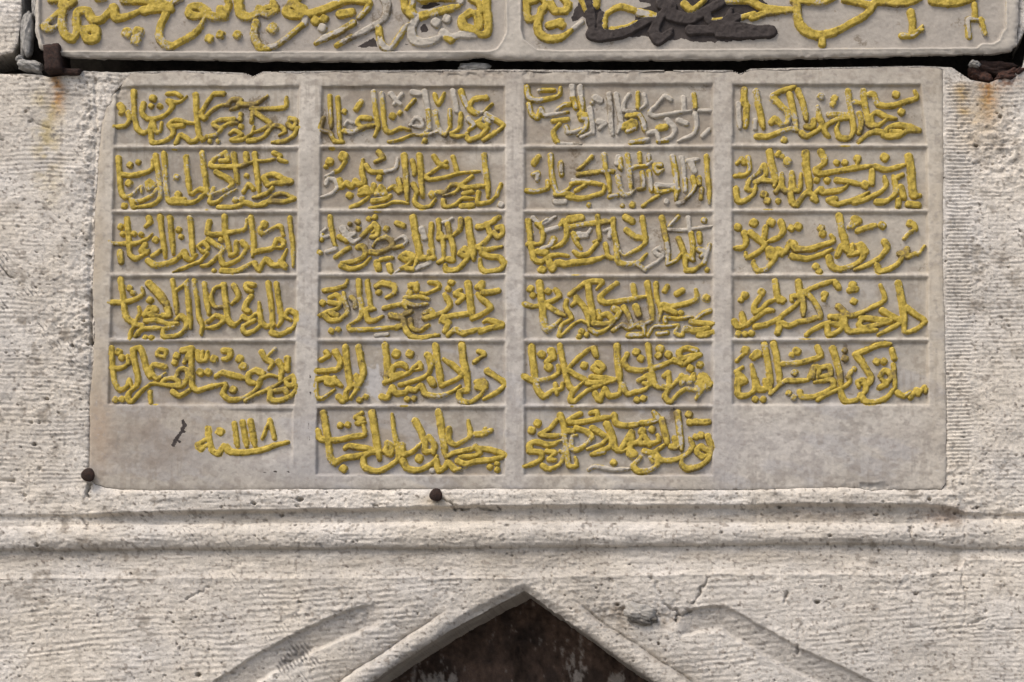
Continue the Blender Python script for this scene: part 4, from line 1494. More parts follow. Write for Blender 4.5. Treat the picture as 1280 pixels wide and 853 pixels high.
W60 572,180
W58 560,225
W36 760,20 800,0
W40 720,80 690,150 690,220 740,255 820,220 890,170 930,100
W42 940,80 900,45 850,50 850,90 920,95
W40 940,90 1000,100 1010,60 1030,95 1055,30 1045,10
W48 950,215
W46 1010,195
W48 1100,195
W44 1105,0 1115,80 1160,100 1210,80 1260,50 1300,50
W40 1200,130 1190,200 1220,260 1270,270
W36 1290,160
@T2 330,0 4.2667
W40 -20,60 20,85 65,60 50,20
W60 50,162
W46 210,60 150,30 125,70 160,90 230,85 320,60 420,20 500,0
W40 170,20 200,-20
nW50 400,10
nW34 225,100 220,130
hW36 220,130 140,200 60,255 -10,265
W50 280,120
W46 325,110
nW50 315,158
W46 410,85 470,75
W34 440,10 560,20 540,60
hW34 560,50 510,105
hW40 480,130 400,180 330,210 280,240
nW40 640,-10 660,40 650,100 600,140 470,210
hW30 470,205 390,250
hW34 615,160 630,240 670,270 720,210 760,150 800,130
W36 750,0 760,60 800,105
hW30 800,0 790,60 810,90
W44 840,95 940,70 1040,45
nW50 1050,10
hW44 840,0 950,-5 1040,0
nW54 920,130
nW50 978,110
nW44 820,100 790,160 800,220 860,235 930,215 960,180
nW40 960,185 1000,210 1050,195 1130,200
W42 1000,215 980,205
W40 1190,0 1190,60 1200,130 1190,190 1130,190
W46 1100,75 1060,110 1070,150 1130,170 1150,140 1140,90 1100,75
W34 1110,0 1150,30 1160,70
@T3 640,0 4.2667
W36 95,0 80,30 90,110 150,90 180,30 150,0
W44 80,15 130,5
nW40 205,-5 200,15
W38 200,20 230,65 290,65 300,30 270,0
W40 160,60 140,130 150,190 200,215 270,205 330,160
nW32 330,160 375,125
W44 200,145 260,125
W46 265,140
kW50 400,0 420,80 430,160
W30 375,5 400,60
W36 455,-5 450,40
kW60 430,190 480,200 600,180 700,130 760,110
kW40 480,90 470,180
W34 490,150 500,90 580,45 680,75
hW40 680,75 760,95
W26 530,165 600,155 680,120
kW56 800,30 850,50 790,100 760,180 790,215 850,170
kW60 850,90 950,110 1050,60 1160,0
kW50 950,170 1100,170 1280,190
kW40 750,180 780,230 850,190
W34 920,30 960,60 1040,0
kW40 1040,80 1060,130 1140,115 1170,60
W26 1060,120 1140,112
W40 1140,10 1300,10
W30 1230,100 1290,80
kW40 1100,190 1280,200
kW50 1200,100 1100,140 1300,160
@T4 940,0 3.7647
W34 0,90 90,65 190,50
W32 -10,10 60,45 190,60
kW60 0,160 90,155
W38 210,20 215,90 240,145 300,172 380,160 460,120 530,80 560,40 500,20 430,10
W38 200,10 260,10 330,15 390,-5
W38 570,30 590,5
W40 600,10 700,20 790,0
W40 850,10 950,20 1050,-5
W30 745,65 755,110 750,160
hW22 700,175 760,175 800,130
W22 760,160 800,150
W24 1045,30 1050,90
hW24 1020,180 1015,100 1060,100
W22 1075,100 1095,170
W30 330,190 330,215
'''

# ================================================================ THE INSCRIPTION PANELS
DIRTY = [(335, 150, 46, 26, 0.55), (285, 128, 22, 10, 0.4), (408, 160, 18, 22, 0.65), (480, 290, 60, 20, 0.45), (412, 395, 30, 22, 0.5), (510, 400, 40, 22, 0.4), (700, 225, 60, 24, 0.35), (1057, 438, 5, 16, 0.9), (1056, 445, 3, 10, 0.9), (1066, 492, 12, 4, 0.8), (1012, 452, 8, 14, 0.7),
         (805, 150, 20, 18, 0.5), (850, 250, 26, 16, 0.4), (345, 245, 24, 14, 0.6), (250, 395, 60, 16, 0.3), (500, 215, 60, 26, 0.3), (1040, 390, 90, 22, 0.3), (925, 130, 6, 26, 0.6), (842, 515, 4, 12, 0.8), (385, 480, 6, 30, 0.3), (780, 400, 50, 14, 0.5), (330, 490, 50, 14, 0.35), (220, 128, 12, 12, .4),
         (110, 20, 60, 30, 0.25), (470, 20, 60, 30, .3), (640, 30, 12, 40, 0.2)]
def dirt_field(x, y):
    v = 0.11 + 0.32 * fbm(x, y, 40, 26, 3, 340) + 0.22 * fbm(x, y, 9, 8, 3, 341)
    for a, b, rx, ry, k in DIRTY: v = v + 0.66 * k * blob(x, y, a, b, rx, ry)
    return np.clip(v, 0, 0.75)
def mixc(C, m, c):
    m = np.clip(m, 0, 1)[..., None]; return C * (1 - m) + np.array(c, np.float32) * m

def catmull(p, step=1.0):
    p = np.array(p, float)
    if len(p) == 1: return p
    if len(p) == 2:
        n = max(2, int(np.hypot(*(p[1] - p[0])) / step)); t = np.linspace(0, 1, n)[:, None]
        return p[0] * (1 - t) + p[1] * t
    q = np.vstack([2 * p[0] - p[1], p, 2 * p[-1] - p[-2]]); out = []
    for i in range(1, len(q) - 2):
        n = max(2, int(np.hypot(*(q[i + 1] - q[i])) / step)); t = np.linspace(0, 1, n, endpoint=False)[:, None]
        a, b, c, d = q[i - 1], q[i], q[i + 1], q[i + 2]
        # slightly tightened spline
        m1 = (c - a) * 0.42; m2 = (d - b) * 0.42
        out.append((2 * t ** 3 - 3 * t ** 2 + 1) * b + (t ** 3 - 2 * t ** 2 + t) * m1 + (-2 * t ** 3 + 3 * t ** 2) * c + (t ** 3 - t ** 2) * m2)
    out.append(q[-2][None]); return np.vstack(out)

def parse(text):
    cells = []
    for ln in text.strip().split('\n'):
        ln = ln.strip()
        if not ln: continue
        if ln[0] == '@':
            f = ln[1:].split(); ox, oy = map(float, f[1].split(',')); k = float(f[2]) if len(f) > 2 else 5.0
            cells.append((f[0], ox, oy, k, [])); continue
        f = ln.split(); kind = 'p'; w = 30.0
        if f[0][0] in 'hnk': kind = f[0][0]; f[0] = f[0][1:]
        if f[0][:1] == 'W': w = float(f[0][1:]); f = f[1:]
        elif f[0] == '': f = f[1:]
        name, ox, oy, k, st = cells[-1]
        pts = [(ox + float(a.split(',')[0]) / k, oy + float(a.split(',')[1]) / k) for a in f]
        st.append((kind, w * (1.02 if k == 5 else 1.0) / k / 2, pts))
    return cells
CELLS = {c[0]: c for c in parse(STROKES)}

# text fields: left edge, right edge, top, bottom  (left/right as straight sides given at the field's top and bottom)
def field_poly(cn):
    c, r = cn[0], int(cn[1])
    rows = {'A': [108, 184, 264.5, 344, 425.5, 508, 590], 'B': [108, 183.5, 263.5, 343.5, 425.5, 508, 594],
            'C': [105, 183.5, 264.5, 345, 426, 508, 594], 'D': [106, 182.5, 263.5, 344.5, 425, 508, 594]}[c]
    lx = {'A': (145, 133), 'B': (402, 395), 'C': (656, 656), 'D': (916, 916)}[c]
    rx = {'A': (374, 366), 'B': (631, 631), 'C': (891, 890), 'D': (1151, 1160)}[c]
    L = lambda y: np.interp(y, [108, 594], lx); R = lambda y: np.interp(y, [108, 200 if c == 'D' else 594], rx)
    t, b = rows[r - 1] + (2.6 if r > 1 else 0), rows[r] - 2.6
    if r == 6: b = rows[6]
    return [(L(t), t), (R(t), t), (R(b), b), (L(b), b)]
FIELDS = {c + str(r): field_poly(c + str(r)) for c in 'ABCD' for r in range(1, 7) if not (c == 'D' and r == 6)}
FIELDS['A6'] = [(238, 512), (366, 511), (366, 586), (238, 590)]
DEPTH = 4.0

def rect_sdf(x, y, q):                    # distance to a quad with near-vertical sides, negative inside, cheap
    (x0, y0), (x1, _), (x2, y1), (x3, _) = q
    t = np.clip((y - y0) / (y1 - y0), 0, 1)
    l = x0 + (x3 - x0) * t; r = x1 + (x2 - x1) * t
    ddx = np.maximum(l - x, x - r); ddy = np.maximum(y0 - y, y - y1)
    return np.where((ddx > 0) & (ddy > 0), np.hypot(ddx, ddy), np.maximum(ddx, ddy))

def stroke_fields(x, y, cell, comps=None):
    """signed distance to the strokes of a cell, plus which stroke is nearest"""
    best = np.full(x.shape, 30.0, np.float32); who = np.full(x.shape, -1, np.int32)
    wxx = x + 0.26 * vnoise(x / 3.1, y / 3.1, 301) + 0.35 * vnoise(x / 7.0, y / 7.0, 303)
    wyy = y + 0.26 * vnoise(x / 3.1, y / 3.1, 302) + 0.35 * vnoise(x / 7.0, y / 7.0, 304)
    ys = y[:, 0]; xs = x[0]
    for k, (kind, r, pts) in enumerate(cell[4]):
        P = SAMP[cell[0]][k]
        i0, i1 = np.searchsorted(ys, [P[:, 1].min() - r - 6, P[:, 1].max() + r + 6]); j0, j1 = np.searchsorted(xs, [P[:, 0].min() - r - 6, P[:, 0].max() + r + 6])
        if i1 <= i0 or j1 <= j0: continue
        sx = wxx[i0:i1, j0:j1]; sy = wyy[i0:i1, j0:j1]
        d = np.full(sx.shape, 99.0, np.float32)
        if len(P) == 1:
            # a pen dot: a diamond with soft corners
            u = abs(sx - P[0, 0]) ; v = abs(sy - P[0, 1])
            a = 0.35 + 0.3 * ((k * 37) % 10) / 10
            uu = (sx - P[0, 0]) * math.cos(a) + (sy - P[0, 1]) * math.sin(a); vv = -(sx - P[0, 0]) * math.sin(a) + (sy - P[0, 1]) * math.cos(a)
            d = (abs(uu) ** 2.8 + abs(vv) ** 2.8 + 1e-6) ** (1 / 2.8) - r * 0.98
        else:
            n = len(P); seg = P[1:] - P[:-1]
            for s in range(0, n - 1):
                ax, ay = P[s]; vx, vy = seg[s]; L2 = vx * vx + vy * vy + 1e-9
                ang = math.atan2(vy, vx)
                nib = 0.80 + 0.38 * abs(math.sin(ang + 0.7))
                e = s / (n - 1); tp = 1 - (0.5 if n > 9 else 0.2) * max(0, e - 0.75) / 0.25 + 0.06 * max(0, 0.15 - e) / 0.15
                rr = r * nib * tp
                a0, a1 = np.searchsorted(ys[i0:i1], [min(ay, ay + vy) - rr - 4.5, max(ay, ay + vy) + rr + 4.5]); b0, b1 = np.searchsorted(xs[j0:j1], [min(ax, ax + vx) - rr - 4.5, max(ax, ax + vx) + rr + 4.5])
                qx = sx[a0:a1, b0:b1]; qy = sy[a0:a1, b0:b1]
                if qx.size == 0: continue
                t = np.clip(((qx - ax) * vx + (qy - ay) * vy) / L2, 0, 1)
                dd = np.hypot(qx - ax - t * vx, qy - ay - t * vy) - rr
                np.minimum(d[a0:a1, b0:b1], dd, out=d[a0:a1, b0:b1])
        bsub = best[i0:i1, j0:j1]; wsub = who[i0:i1, j0:j1]
        m = d < bsub
        bsub[m] = d[m]; wsub[m] = k
    return best, who
SAMP = {c: [catmull(s[2], 2.6) for s in CELLS[c][4]] for c in CELLS}

def components(cell):
    st = cell[4]; n = len(st); par = list(range(n))
    def f(i):
        while par[i] != i: i = par[i]
        return i
    for i in range(n):
        for j in range(i):
            A, B = SAMP[cell[0]][i], SAMP[cell[0]][j]
            dm = np.min(np.hypot(A[:, None, 0] - B[None, :, 0], A[:, None, 1] - B[None, :, 1]))
            if dm < st[i][1] + st[j][1] + 0.2: par[f(i)] = f(j)
    return [f(i) for i in range(n)]

def build_letters(cn, parent, field_h, relief, res=0.85, colour=None, clip=None):
    cell = CELLS[cn]; st = cell[4]
    allp = np.vstack(SAMP[cn]); mr = max(s[1] for s in st) + 4
    x0, x1 = allp[:, 0].min() - mr, allp[:, 0].max() + mr; y0, y1 = allp[:, 1].min() - mr, allp[:, 1].max() + mr
    if clip: y0 = max(y0, clip)
    x, y = np.meshgrid(np.arange(x0, x1, res), np.arange(y0, y1, res)); x = x.astype(np.float32); y = y.astype(np.float32)
    sdf, who = stroke_fields(x, y, cell)
    kinds = np.array([{'p': 0, 'h': 1, 'n': 2, 'k': 3}[s[0]] for s in st] + [0])
    kd = kinds[who]
    s = np.clip((0.35 - sdf) / 1.9, 0, 1)
    prof = np.sin(s * np.pi / 2) ** 0.75
    H = field_h + relief * prof
    H += prof * (0.4 * fbm(x, y, 7, 7, 3, 311) + 0.24 * fbm(x, y, 2.4, 2.4, 2, 312))
    H -= prof * np.where(kd == 2, 0.9, 0) + prof * np.where(kd > 0, 0.5, 0) * np.clip(fbm(x, y, 4, 4, 3, 319) + 0.3, 0, 1)
    H -= prof * 1.1 * np.clip(pits(x, y, 15, 0.7, 1.6, 0.35, 313), 0, 1)
    H = np.where(sdf > 0.5, field_h - 1.6 * (sdf - 0.5), H)
    # paint cover
    cov_p = np.where(sdf > -0.2, 0.60, 0.78) - 0.25 * np.clip(fbm(x, y, 34, 24, 2, 314), 0, 1)
    cov_h = np.where(sdf < -1.6, 0.49, 0.70) + 0.25 * fbm(x, y, 14, 14, 2, 315)
    cov_n = np.where(sdf < -0.8, 0.22, 0.42) + 0.12 * fbm(x, y, 10, 10, 2, 316)
    paint = np.select([kd == 0, kd == 1, kd == 2], [cov_p, cov_h, cov_n], 0.0)
    paint = np.where(kd == 1, paint + BOOST.get(cn, BOOST.get(cn[0], 0)), paint)
    if cn in THIN: paint = paint - THIN[cn]
    black = np.where(kd == 3, 0.9, 0.0)
    if cn[0] != 'T': black = black * 0.72
    col = np.empty(x.shape + (3,), np.float32); col[:] = (0.425, 0.39, 0.335)
    col *= (1 + 0.10 * fbm(x, y, 5, 5, 3, 317))[..., None]
    lab0 = np.array(components(cell) + [-1])[who]
    m = np.minimum(np.minimum(sdf[:-1, :-1], sdf[:-1, 1:]), np.minimum(sdf[1:, :-1], sdf[1:, 1:])) < 1.25
    L = np.where(m, lab0[:-1, :-1], -1)
    # faces whose corner 0 has no stroke but are wanted: take any corner
    alt = np.maximum(np.maximum(lab0[:-1, :-1], lab0[1:, 1:]), np.maximum(lab0[1:, :-1], lab0[:-1, 1:]))
    L = np.where(m & (L < 0), alt, L)
    for lab, (V, F, at) in grid_meshes(x, y, H, L, {'col': col, 'paint': paint, 'black': black, 'dirt_edge_tone': np.where(sdf > -0.7, 0.24, 0.03) + dirt_field(x, y)}).items():  # strokes toned darker along their flanks, over patchy dirt
        if len(F) < 12: continue
        members = [k for k in range(len(st)) if components_cache[cn][k] == lab]
        nm = 'dot' if all(len(st[k][2]) == 1 for k in members) else 'letters'
        mesh_obj(nm, V, F, M_MARBLE, parent, at)
components_cache = {c: components(CELLS[c]) for c in CELLS}
BOOST = {'A': 0.3, 'B1': 0.14, 'B2': 0.16, 'B3': 0.2, 'B4': 0.12, 'C5': 0.25, 'C6': 0.14, 'D': 0.26}
THIN = {'C1': 0.06, 'C2': 0.06, 'B1': 0.08, 'C3': 0.03}

def spill(x, y, cells):
    """thin paint splashes on the stone round the letters"""
    p = np.zeros(x.shape, np.float32)
    for cn in cells:
        A = np.vstack(SAMP[cn])
        q = (x > A[:, 0].min() - 8) & (x < A[:, 0].max() + 8) & (y > A[:, 1].min() - 8) & (y < A[:, 1].max() + 10)
        ii = np.nonzero(q.any(1))[0]; jj = np.nonzero(q.any(0))[0]
        if len(ii) == 0 or len(jj) == 0: continue
        sl = (slice(ii[0], ii[-1] + 1), slice(jj[0], jj[-1] + 1))
        sd, who = stroke_fields(x[sl], y[sl], CELLS[cn])
        kinds = np.array([s[0] in 'nk' for s in CELLS[cn][4]] + [True])[who]
        v = np.where(sd < 7, 0.56 * np.exp(-np.clip(sd, 0, 9) / 1.8) + 0.30 * fbm(x[sl], y[sl], 12, 9, 3, 330) * np.exp(-np.clip(sd, 0, 9) / 3), 0) * (~kinds)
        p[sl] = np.maximum(p[sl], v)
    return p

# ---------------------------------------------------------------- lower panel
def panel_sheet(outline, x0, x1, y0, y1, res, hfun, cfun, labfun, side, extra=None):
    x, y = np.meshgrid(np.arange(x0, x1, res), np.arange(y0, y1, res)); x = x.astype(np.float32); y = y.astype(np.float32)
    x, y, d = snap(x, y, lambda a, b: -outline(a, b), res * 0.55)
    H = hfun(x, y, d)
    at = cfun(x, y, d)
    dm = np.minimum(np.minimum(d[:-1, :-1], d[:-1, 1:]), np.minimum(d[1:, :-1], d[1:, 1:]))
    L = labfun((x[:-1, :-1] + x[1:, 1:]) / 2, (y[:-1, :-1] + y[1:, 1:]) / 2)
    L[dm < -0.02] = -1
    return grid_meshes(x, y, H, L, at, side=side)

def lower_h(x, y, d):
    f = np.full(x.shape, 99.0, np.float32)
    for k, q in FIELDS.items():
        if k != 'A6': f = np.minimum(f, rect_sdf(x, y, q))
    wob = 0.5 * fbm(x, y, 14, 14, 3, 401)
    s = sstep(1.4, -2.4, f + 1.3 * wob)
    H = 1.0 - DEPTH * s
    # horizontal rails are lower and rounder than the broad upright bands
    rail = np.zeros(x.shape, np.float32)
    for c in 'ABCD':
        q0, q1 = FIELDS[c + '1'], FIELDS[c + '5']
        inx = sstep(-1, 2, x - q0[0][0] + 3) * sstep(-1, 2, q0[1][0] + 9 - x)
        rail = np.maximum(rail, inx * (y > 170) * (y < 516))
    narrow = sstep(0.0, 1.0, rail) * (1 - s) * (f < 3.0)
    H -= 1.1 * narrow * np.clip(1 - f / 2.6, 0, 1)
    # the date corner, bottom left: no rail, sunk evenly on its right side only
    dA = rect_sdf(x, y, FIELDS['A6'])
    fade = sstep(250, 340, x) * (1 - sstep(560, 585, y))
    H -= 2.6 * fade * sstep(1.0, -1.6, dA) 
    # soft worn rim at the left: fields fade out towards the left edge
    lf = sstep(128, 150, x)
    H = np.where(x < 150, H, H)
    H += 0.5 * fbm(x, y, 90, 70, 3, 402) + 0.2 * fbm(x, y, 7, 6, 3, 403) + 0.14 * fbm(x, y, 2.6, 2.6, 2, 404)
    H -= 1.2 * np.clip(pits(x, y, 30, 0.5, 1.1, 0.3, 405), 0, 1) * (1 - s)
    # blank corner bottom right is dressed rougher
    br = sstep(900, 920, x) * sstep(508, 516, y)
    H += br * 0.2 * fbm(x, y, 6, 4, 3, 406)
    H -= 0.9 * np.exp(-np.clip(d, 0, 50) / 1.5) + 0.9 * np.exp(-np.clip(d, 0, 80) / 14)
    # chipped lower right border and top edge
    H -= 2.5 * sstep(0.1, 0.4, fbm(x, y, 12, 8, 3, 407)) * np.clip(blob(x, y, 1090, 609, 34, 6) + blob(x, y, 600, 91, 300, 5), 0, 1)
    # rough torn corner top left
    H -= 3.0 * blob(x, y, 145, 108, 12, 14) * (1 + fbm(x, y, 6, 6, 3, 408))
    H -= 5 * np.exp(-(line_dist(x, y, [(1200, 86), (1199, 104)]) / 1) ** 2)
    return H
def lower_c(x, y, d):
    f = np.full(x.shape, 99.0, np.float32)
    for kq, q in FIELDS.items():
        if kq != 'A6': f = np.minimum(f, rect_sdf(x, y, q))
    n = fbm(x, y, 120, 80, 4, 421); n2 = fbm(x, y, 24, 20, 4, 422); n3 = fbm(x, y, 4, 4, 3, 423)
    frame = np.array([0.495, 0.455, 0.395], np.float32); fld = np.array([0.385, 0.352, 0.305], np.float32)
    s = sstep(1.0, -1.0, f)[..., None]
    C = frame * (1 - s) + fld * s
    C = C * (1 + 0.10 * n + 0.10 * n2 + 0.09 * n3)[..., None]
    C = mixc(C, 0.6 * sstep(-0.1, 0.6, fbm(x, y, 70, 50, 4, 430)) * (0.45 + 0.55 * s[..., 0]), (0.27, 0.22, 0.165))
    C = mixc(C, 0.4 * s[..., 0] * blob(x, y, 330, 380, 330, 170), (0.29, 0.25, 0.205))
    C = mixc(C, 0.5 * sstep(0.0, 0.6, fbm(x + 0.6 * y, y - .3 * x, 80, 22, 4, 431)) * sstep(200, 500, y), (0.37, 0.36, 0.365))
    C = mixc(C, 0.5 * sstep(0.1, 0.6, fbm(x, y, 9, 8, 3, 432)), (0.25, 0.215, 0.18))
    C = mixc(C, 0.35 * sstep(0.25, 0.5, fbm(x, y, 5, 60, 3, 433)) * sstep(0.0, 0.5, fbm(x, y, 90, 60, 2, 434)), (0.24, 0.205, 0.165))
    # blue-grey tone of the bands in the middle and the lower right
    C = mixc(C, 0.7 * sstep(330, 560, y) * (0.65 + 0.35 * n) * np.clip(blob(x, y, 385, 560, 60, 120) + blob(x, y, 1040, 560, 160, 60) + blob(x, y, 645, 520, 30, 160) + blob(x, y, 903, 480, 24, 160), 0, 1), (0.375, 0.362, 0.368))
    C = mixc(C, 0.35 * np.clip(blob(x, y, 385, 350, 16, 250) + blob(x, y, 643, 300, 14, 260) + blob(x, y, 903, 300, 14, 260), 0, 1), (0.46, 0.44, 0.43))
    # brown patina: top band, left edge, date corner
    C = mixc(C, 0.42 * sstep(108, 92, y) * (0.7 + 0.5 * n2), (0.27, 0.23, 0.195))
    C = mixc(C, 0.6 * sstep(146, 118, x) * (0.8 + 0.4 * n2) * sstep(560, 480, y), (0.42, 0.355, 0.27))
    C = mixc(C, 0.8 * np.clip(blob(x, y, 190, 555, 90, 48) * 1.2, 0, 1) * (0.85 + 0.4 * n2), (0.245, 0.205, 0.17))
    C = mixc(C, 0.5 * blob(x, y, 124, 540, 16, 50), (0.40, 0.29, 0.20))
    C = mixc(C, 0.5 * sstep(0.2, 0.5, fbm(x, y, 14, 12, 3, 424)) * blob(x, y, 165, 585, 40, 16), (0.46, 0.43, 0.40))
    C = mixc(C, 0.40 * blob(x, y, 400, 585, 150, 20), (0.30, 0.30, 0.32))
    C = mixc(C, 0.55 * sstep(0.1, 0.4, fbm(x, y, 12, 8, 3, 407)) * blob(x, y, 1090, 607, 34, 7), (0.24, 0.235, 0.235))
    C = mixc(C, 0.6 * blob(x, y, 1172, 330, 22, 220) * (0.8 + 0.4 * n2), (0.50, 0.43, 0.33))
    C = mixc(C, 0.35 * blob(x, y, 1030, 240, 150, 150), (0.47, 0.425, 0.36))
    C = mixc(C, 0.5 * sstep(0.5, 0.8, fbm(x, y, 5, 4, 3, 425)) * sstep(0, 2, f), (0.29, 0.26, 0.235))
    C = mixc(C, 0.8 * sstep(0.25, 0.4, blob(x, y, 467, 477, 9, 19) + 0.25 * n3), (0.44, 0.43, 0.43))
    paint = spill(x, y, [c for c in CELLS if c[0] != 'T'])
    # a few runs of gold on the rails and below letters
    for (cx_, cy_, rx_, ry_) in ((258, 262, 3, 2), (415, 186, 6, 3), (505, 508, 10, 2), (715, 508, 3, 2), (194, 506, 5, 2), (1008, 424, 14, 1.5), (1056, 183, 10, 1.5), (470, 265, 8, 1.5), (720, 344, 8, 1.5), (218, 187, 7, 1.5), (1004, 370, 1.2, 18), (960, 262, 10, 1.4)):
        paint = np.maximum(paint, 0.85 * blob(x, y, cx_, cy_, rx_, ry_))
    black = np.zeros(x.shape, np.float32)
    # the dark smears left on the stone
    for pts, w in (([(229, 527), (231, 533), (228, 537), (232, 532)], 2.2), ([(229, 537), (226, 542), (222, 547)], 2.0), ([(222, 547), (219, 552), (217, 557)], 2.4), ([(226, 541), (231, 540)], 1.4), ([(221, 550), (225, 553)], 1.5)):
        black = np.maximum(black, 0.95 * (line_dist(x, y, pts) < w) )
    for (cx_, cy_, rx_, ry_) in ((331, 591, 5, 1.6), (344, 590, 4, 2), (360, 590, 5, 2.5), (388, 470, 1.6, 8), (388, 492, 2, 5), (386, 532, 1.6, 9), (387, 548, 1.5, 5), (842, 512, 1.8, 6)):
        black = np.maximum(black, 0.62 * blob(x, y, cx_, cy_, rx_, ry_))
    return {'col': np.clip(C, 0.03, 0.7), 'paint': paint, 'black': black, 'dirt_edge_tone': dirt_field(x, y) * sstep(3, -1, f)}
FK = list(FIELDS)
def lower_lab(x, y):
    L = np.zeros(x.shape, np.int32)
    for i, k in enumerate(FK):
        L[rect_sdf(x, y, FIELDS[k]) < 0] = i + 1
    return L
lower = tag(empty('inscription_panel', 645, 611), 'large pale marble panel with four columns of carved gold Arabic script', 'inscription')
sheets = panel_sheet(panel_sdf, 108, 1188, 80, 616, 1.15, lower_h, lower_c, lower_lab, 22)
V, F, at = sheets[0]; mesh_obj('frame', V, F, M_MARBLE, lower, at)
FL = {'A6': 'lowest panel at the left with the carved date', 'B1': 'text field with worn half bare letters', 'C1': 'text field whose letters have lost most of their gold', 'C2': 'text field with thin patchy gold'}
for i, k in enumerate(FK):
    V, F, at = sheets[i + 1]
    f = mesh_obj('text_field', V, F, M_MARBLE, lower, at)
    if k in FL: f['label'] = FL[k]
    fh = 1.0 - DEPTH if k != 'A6' else -0.7
    build_letters(k, f, fh - 0.1, 4.3 if k != 'A6' else 3.2)

# ---------------------------------------------------------------- upper panel
UP0 = 9.0                       # how far its border stands out
UF1 = [(52, -405), (52, 40), (56, 58), (70, 66), (300, 67), (560, 66.5), (612, 66), (622, 63), (628, 54), (633, 44), (634, -405)]
UF2 = [(652, -405), (653, 40), (656, 52), (664, 58), (672, 64), (700, 65.5), (900, 64), (1220, 62), (1226, 57), (1241, 57), (1248, 53), (1252, 43), (1256, 38), (1257, -405)]
def upper_h(x, y, d):
    f = np.minimum(poly_sdf(x, y, UF1), poly_sdf(x, y, UF2))
    w = 0.4 * fbm(x, y, 12, 12, 3, 501)
    H = UP0 - 4.6 * sstep(1.2, -1.2, f + w)
    H += 0.8 * np.exp(-((f - 1.5) / 1.2) ** 2)
    H -= 3.5 * np.exp(-np.clip(d + 1.2 * fbm(x, y, 9, 5, 3, 507), 0, 60) / 2.2)
    H += 0.6 * fbm(x, y, 60, 40, 3, 502) + 0.22 * fbm(x, y, 6, 5, 3, 503) + 0.12 * fbm(x, y, 2.5, 2.5, 2, 504)
    H -= 6 * blob(x, y, 592, 79, 22, 6) + 2 * blob(x, y, 330, 76, 12, 3) + 3 * blob(x, y, 66, 70, 12, 6)
    for (cx_, cy_, rx_, ry_) in ((533 - 0, 9, 11, 4), ):
        H -= 3 * sstep(0.3, 0.6, blob(x, y, cx_, cy_, rx_, ry_))
    return H
BLK = [[(731, -10), (742, -6), (760, 30), (765, 45), (790, 38), (800, 0), (860, -8), (940, -10), (960, 8), (945, 24), (905, 30), (950, 38), (966, 33), (971, 44), (962, 50), (900, 54), (870, 55), (852, 50), (830, 53), (815, 50), (806, 46), (770, 50), (748, 52), (732, 49), (736, 40), (742, 30), (730, 22), (716, 30), (714, 24), (722, 10)],
       [(446, 61), (468, 49), (472, 61)], [(526, 12), (528, 7), (545, 5), (551, 8), (540, 12)], [(525, 35), (534, 31), (537, 40), (527, 42)], [(506, 55), (511, 57), (508, 60)]]
def upper_c(x, y, d):
    f = np.minimum(poly_sdf(x, y, UF1), poly_sdf(x, y, UF2))
    n = fbm(x, y, 90, 60, 4, 521); n2 = fbm(x, y, 20, 14, 4, 522); n3 = fbm(x, y, 4, 4, 3, 523)
    s = sstep(0.6, -1.0, f)[..., None]
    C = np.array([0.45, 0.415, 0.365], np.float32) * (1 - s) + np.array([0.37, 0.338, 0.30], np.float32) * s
    C = C * (1 + 0.06 * n + 0.07 * n2 + 0.05 * n3)[..., None]
    C = mixc(C, 0.6 * sstep(70, 80, y + 3 * n2) , (0.27, 0.24, 0.21))
    C = mixc(C, 0.25 * sstep(640, 400, x) * sstep(0, -1, f), (0.33, 0.29, 0.26))
    black = np.zeros(x.shape, np.float32)
    for k, P in enumerate(BLK):
        xx = x + 1.6 * fbm(x, y, 7, 6, 3, 531); yy = y + 1.4 * fbm(x, y, 6, 5, 3, 532)
        black = np.maximum(black, sstep(0.8, -0.8, poly_sdf(xx, yy, P)) * (0.95 if k == 0 else 0.9))
    # bare islands inside the dark paint
    black = black * (1 - sstep(0.2, 0.6, blob(x, y, 794, 8, 20, 4)))
    paint = spill(x, y, [c for c in CELLS if c[0] == 'T'])
    paint = np.maximum(paint, 0.58 * np.exp(-((f - 0.3) / 0.8) ** 2) * np.clip(0.7 + fbm(x, y, 50, 20, 2, 533), 0, 1) * sstep(900, 1000, x))
    return {'col': np.clip(C, 0.03, 0.7), 'paint': paint, 'black': black, 'dirt_edge_tone': dirt_field(x, y) * sstep(3, -1, f)}
def upper_lab(x, y):
    L = np.zeros(x.shape, np.int32)
    L[poly_sdf(x, y, UF1) < 0] = 1; L[poly_sdf(x, y, UF2) < 0] = 2
    return L
upper = tag(empty('inscription_panel', 660, 80), 'upper marble panel with larger gold script, partly smeared with dark paint', 'inscription')
us = panel_sheet(lambda a, b: poly_sdf(a + 0.8 * fbm(a, b, 14, 14, 3, 625), b + 0.9 * fbm(a, b, 16, 9, 3, 626), UPPER), 40, 1280, -14, 84, 1.15, upper_h, upper_c, upper_lab, 7)
V, F, at = us[0]; mesh_obj('frame', V, F, M_MARBLE, upper, at)
V, F, at = us[1]; u1 = mesh_obj('text_field', V, F, M_MARBLE, upper, at)
V, F, at = us[2]; u2 = mesh_obj('text_field', V, F, M_MARBLE, upper, at); u2['label'] = 'right text field smeared with dark paint'
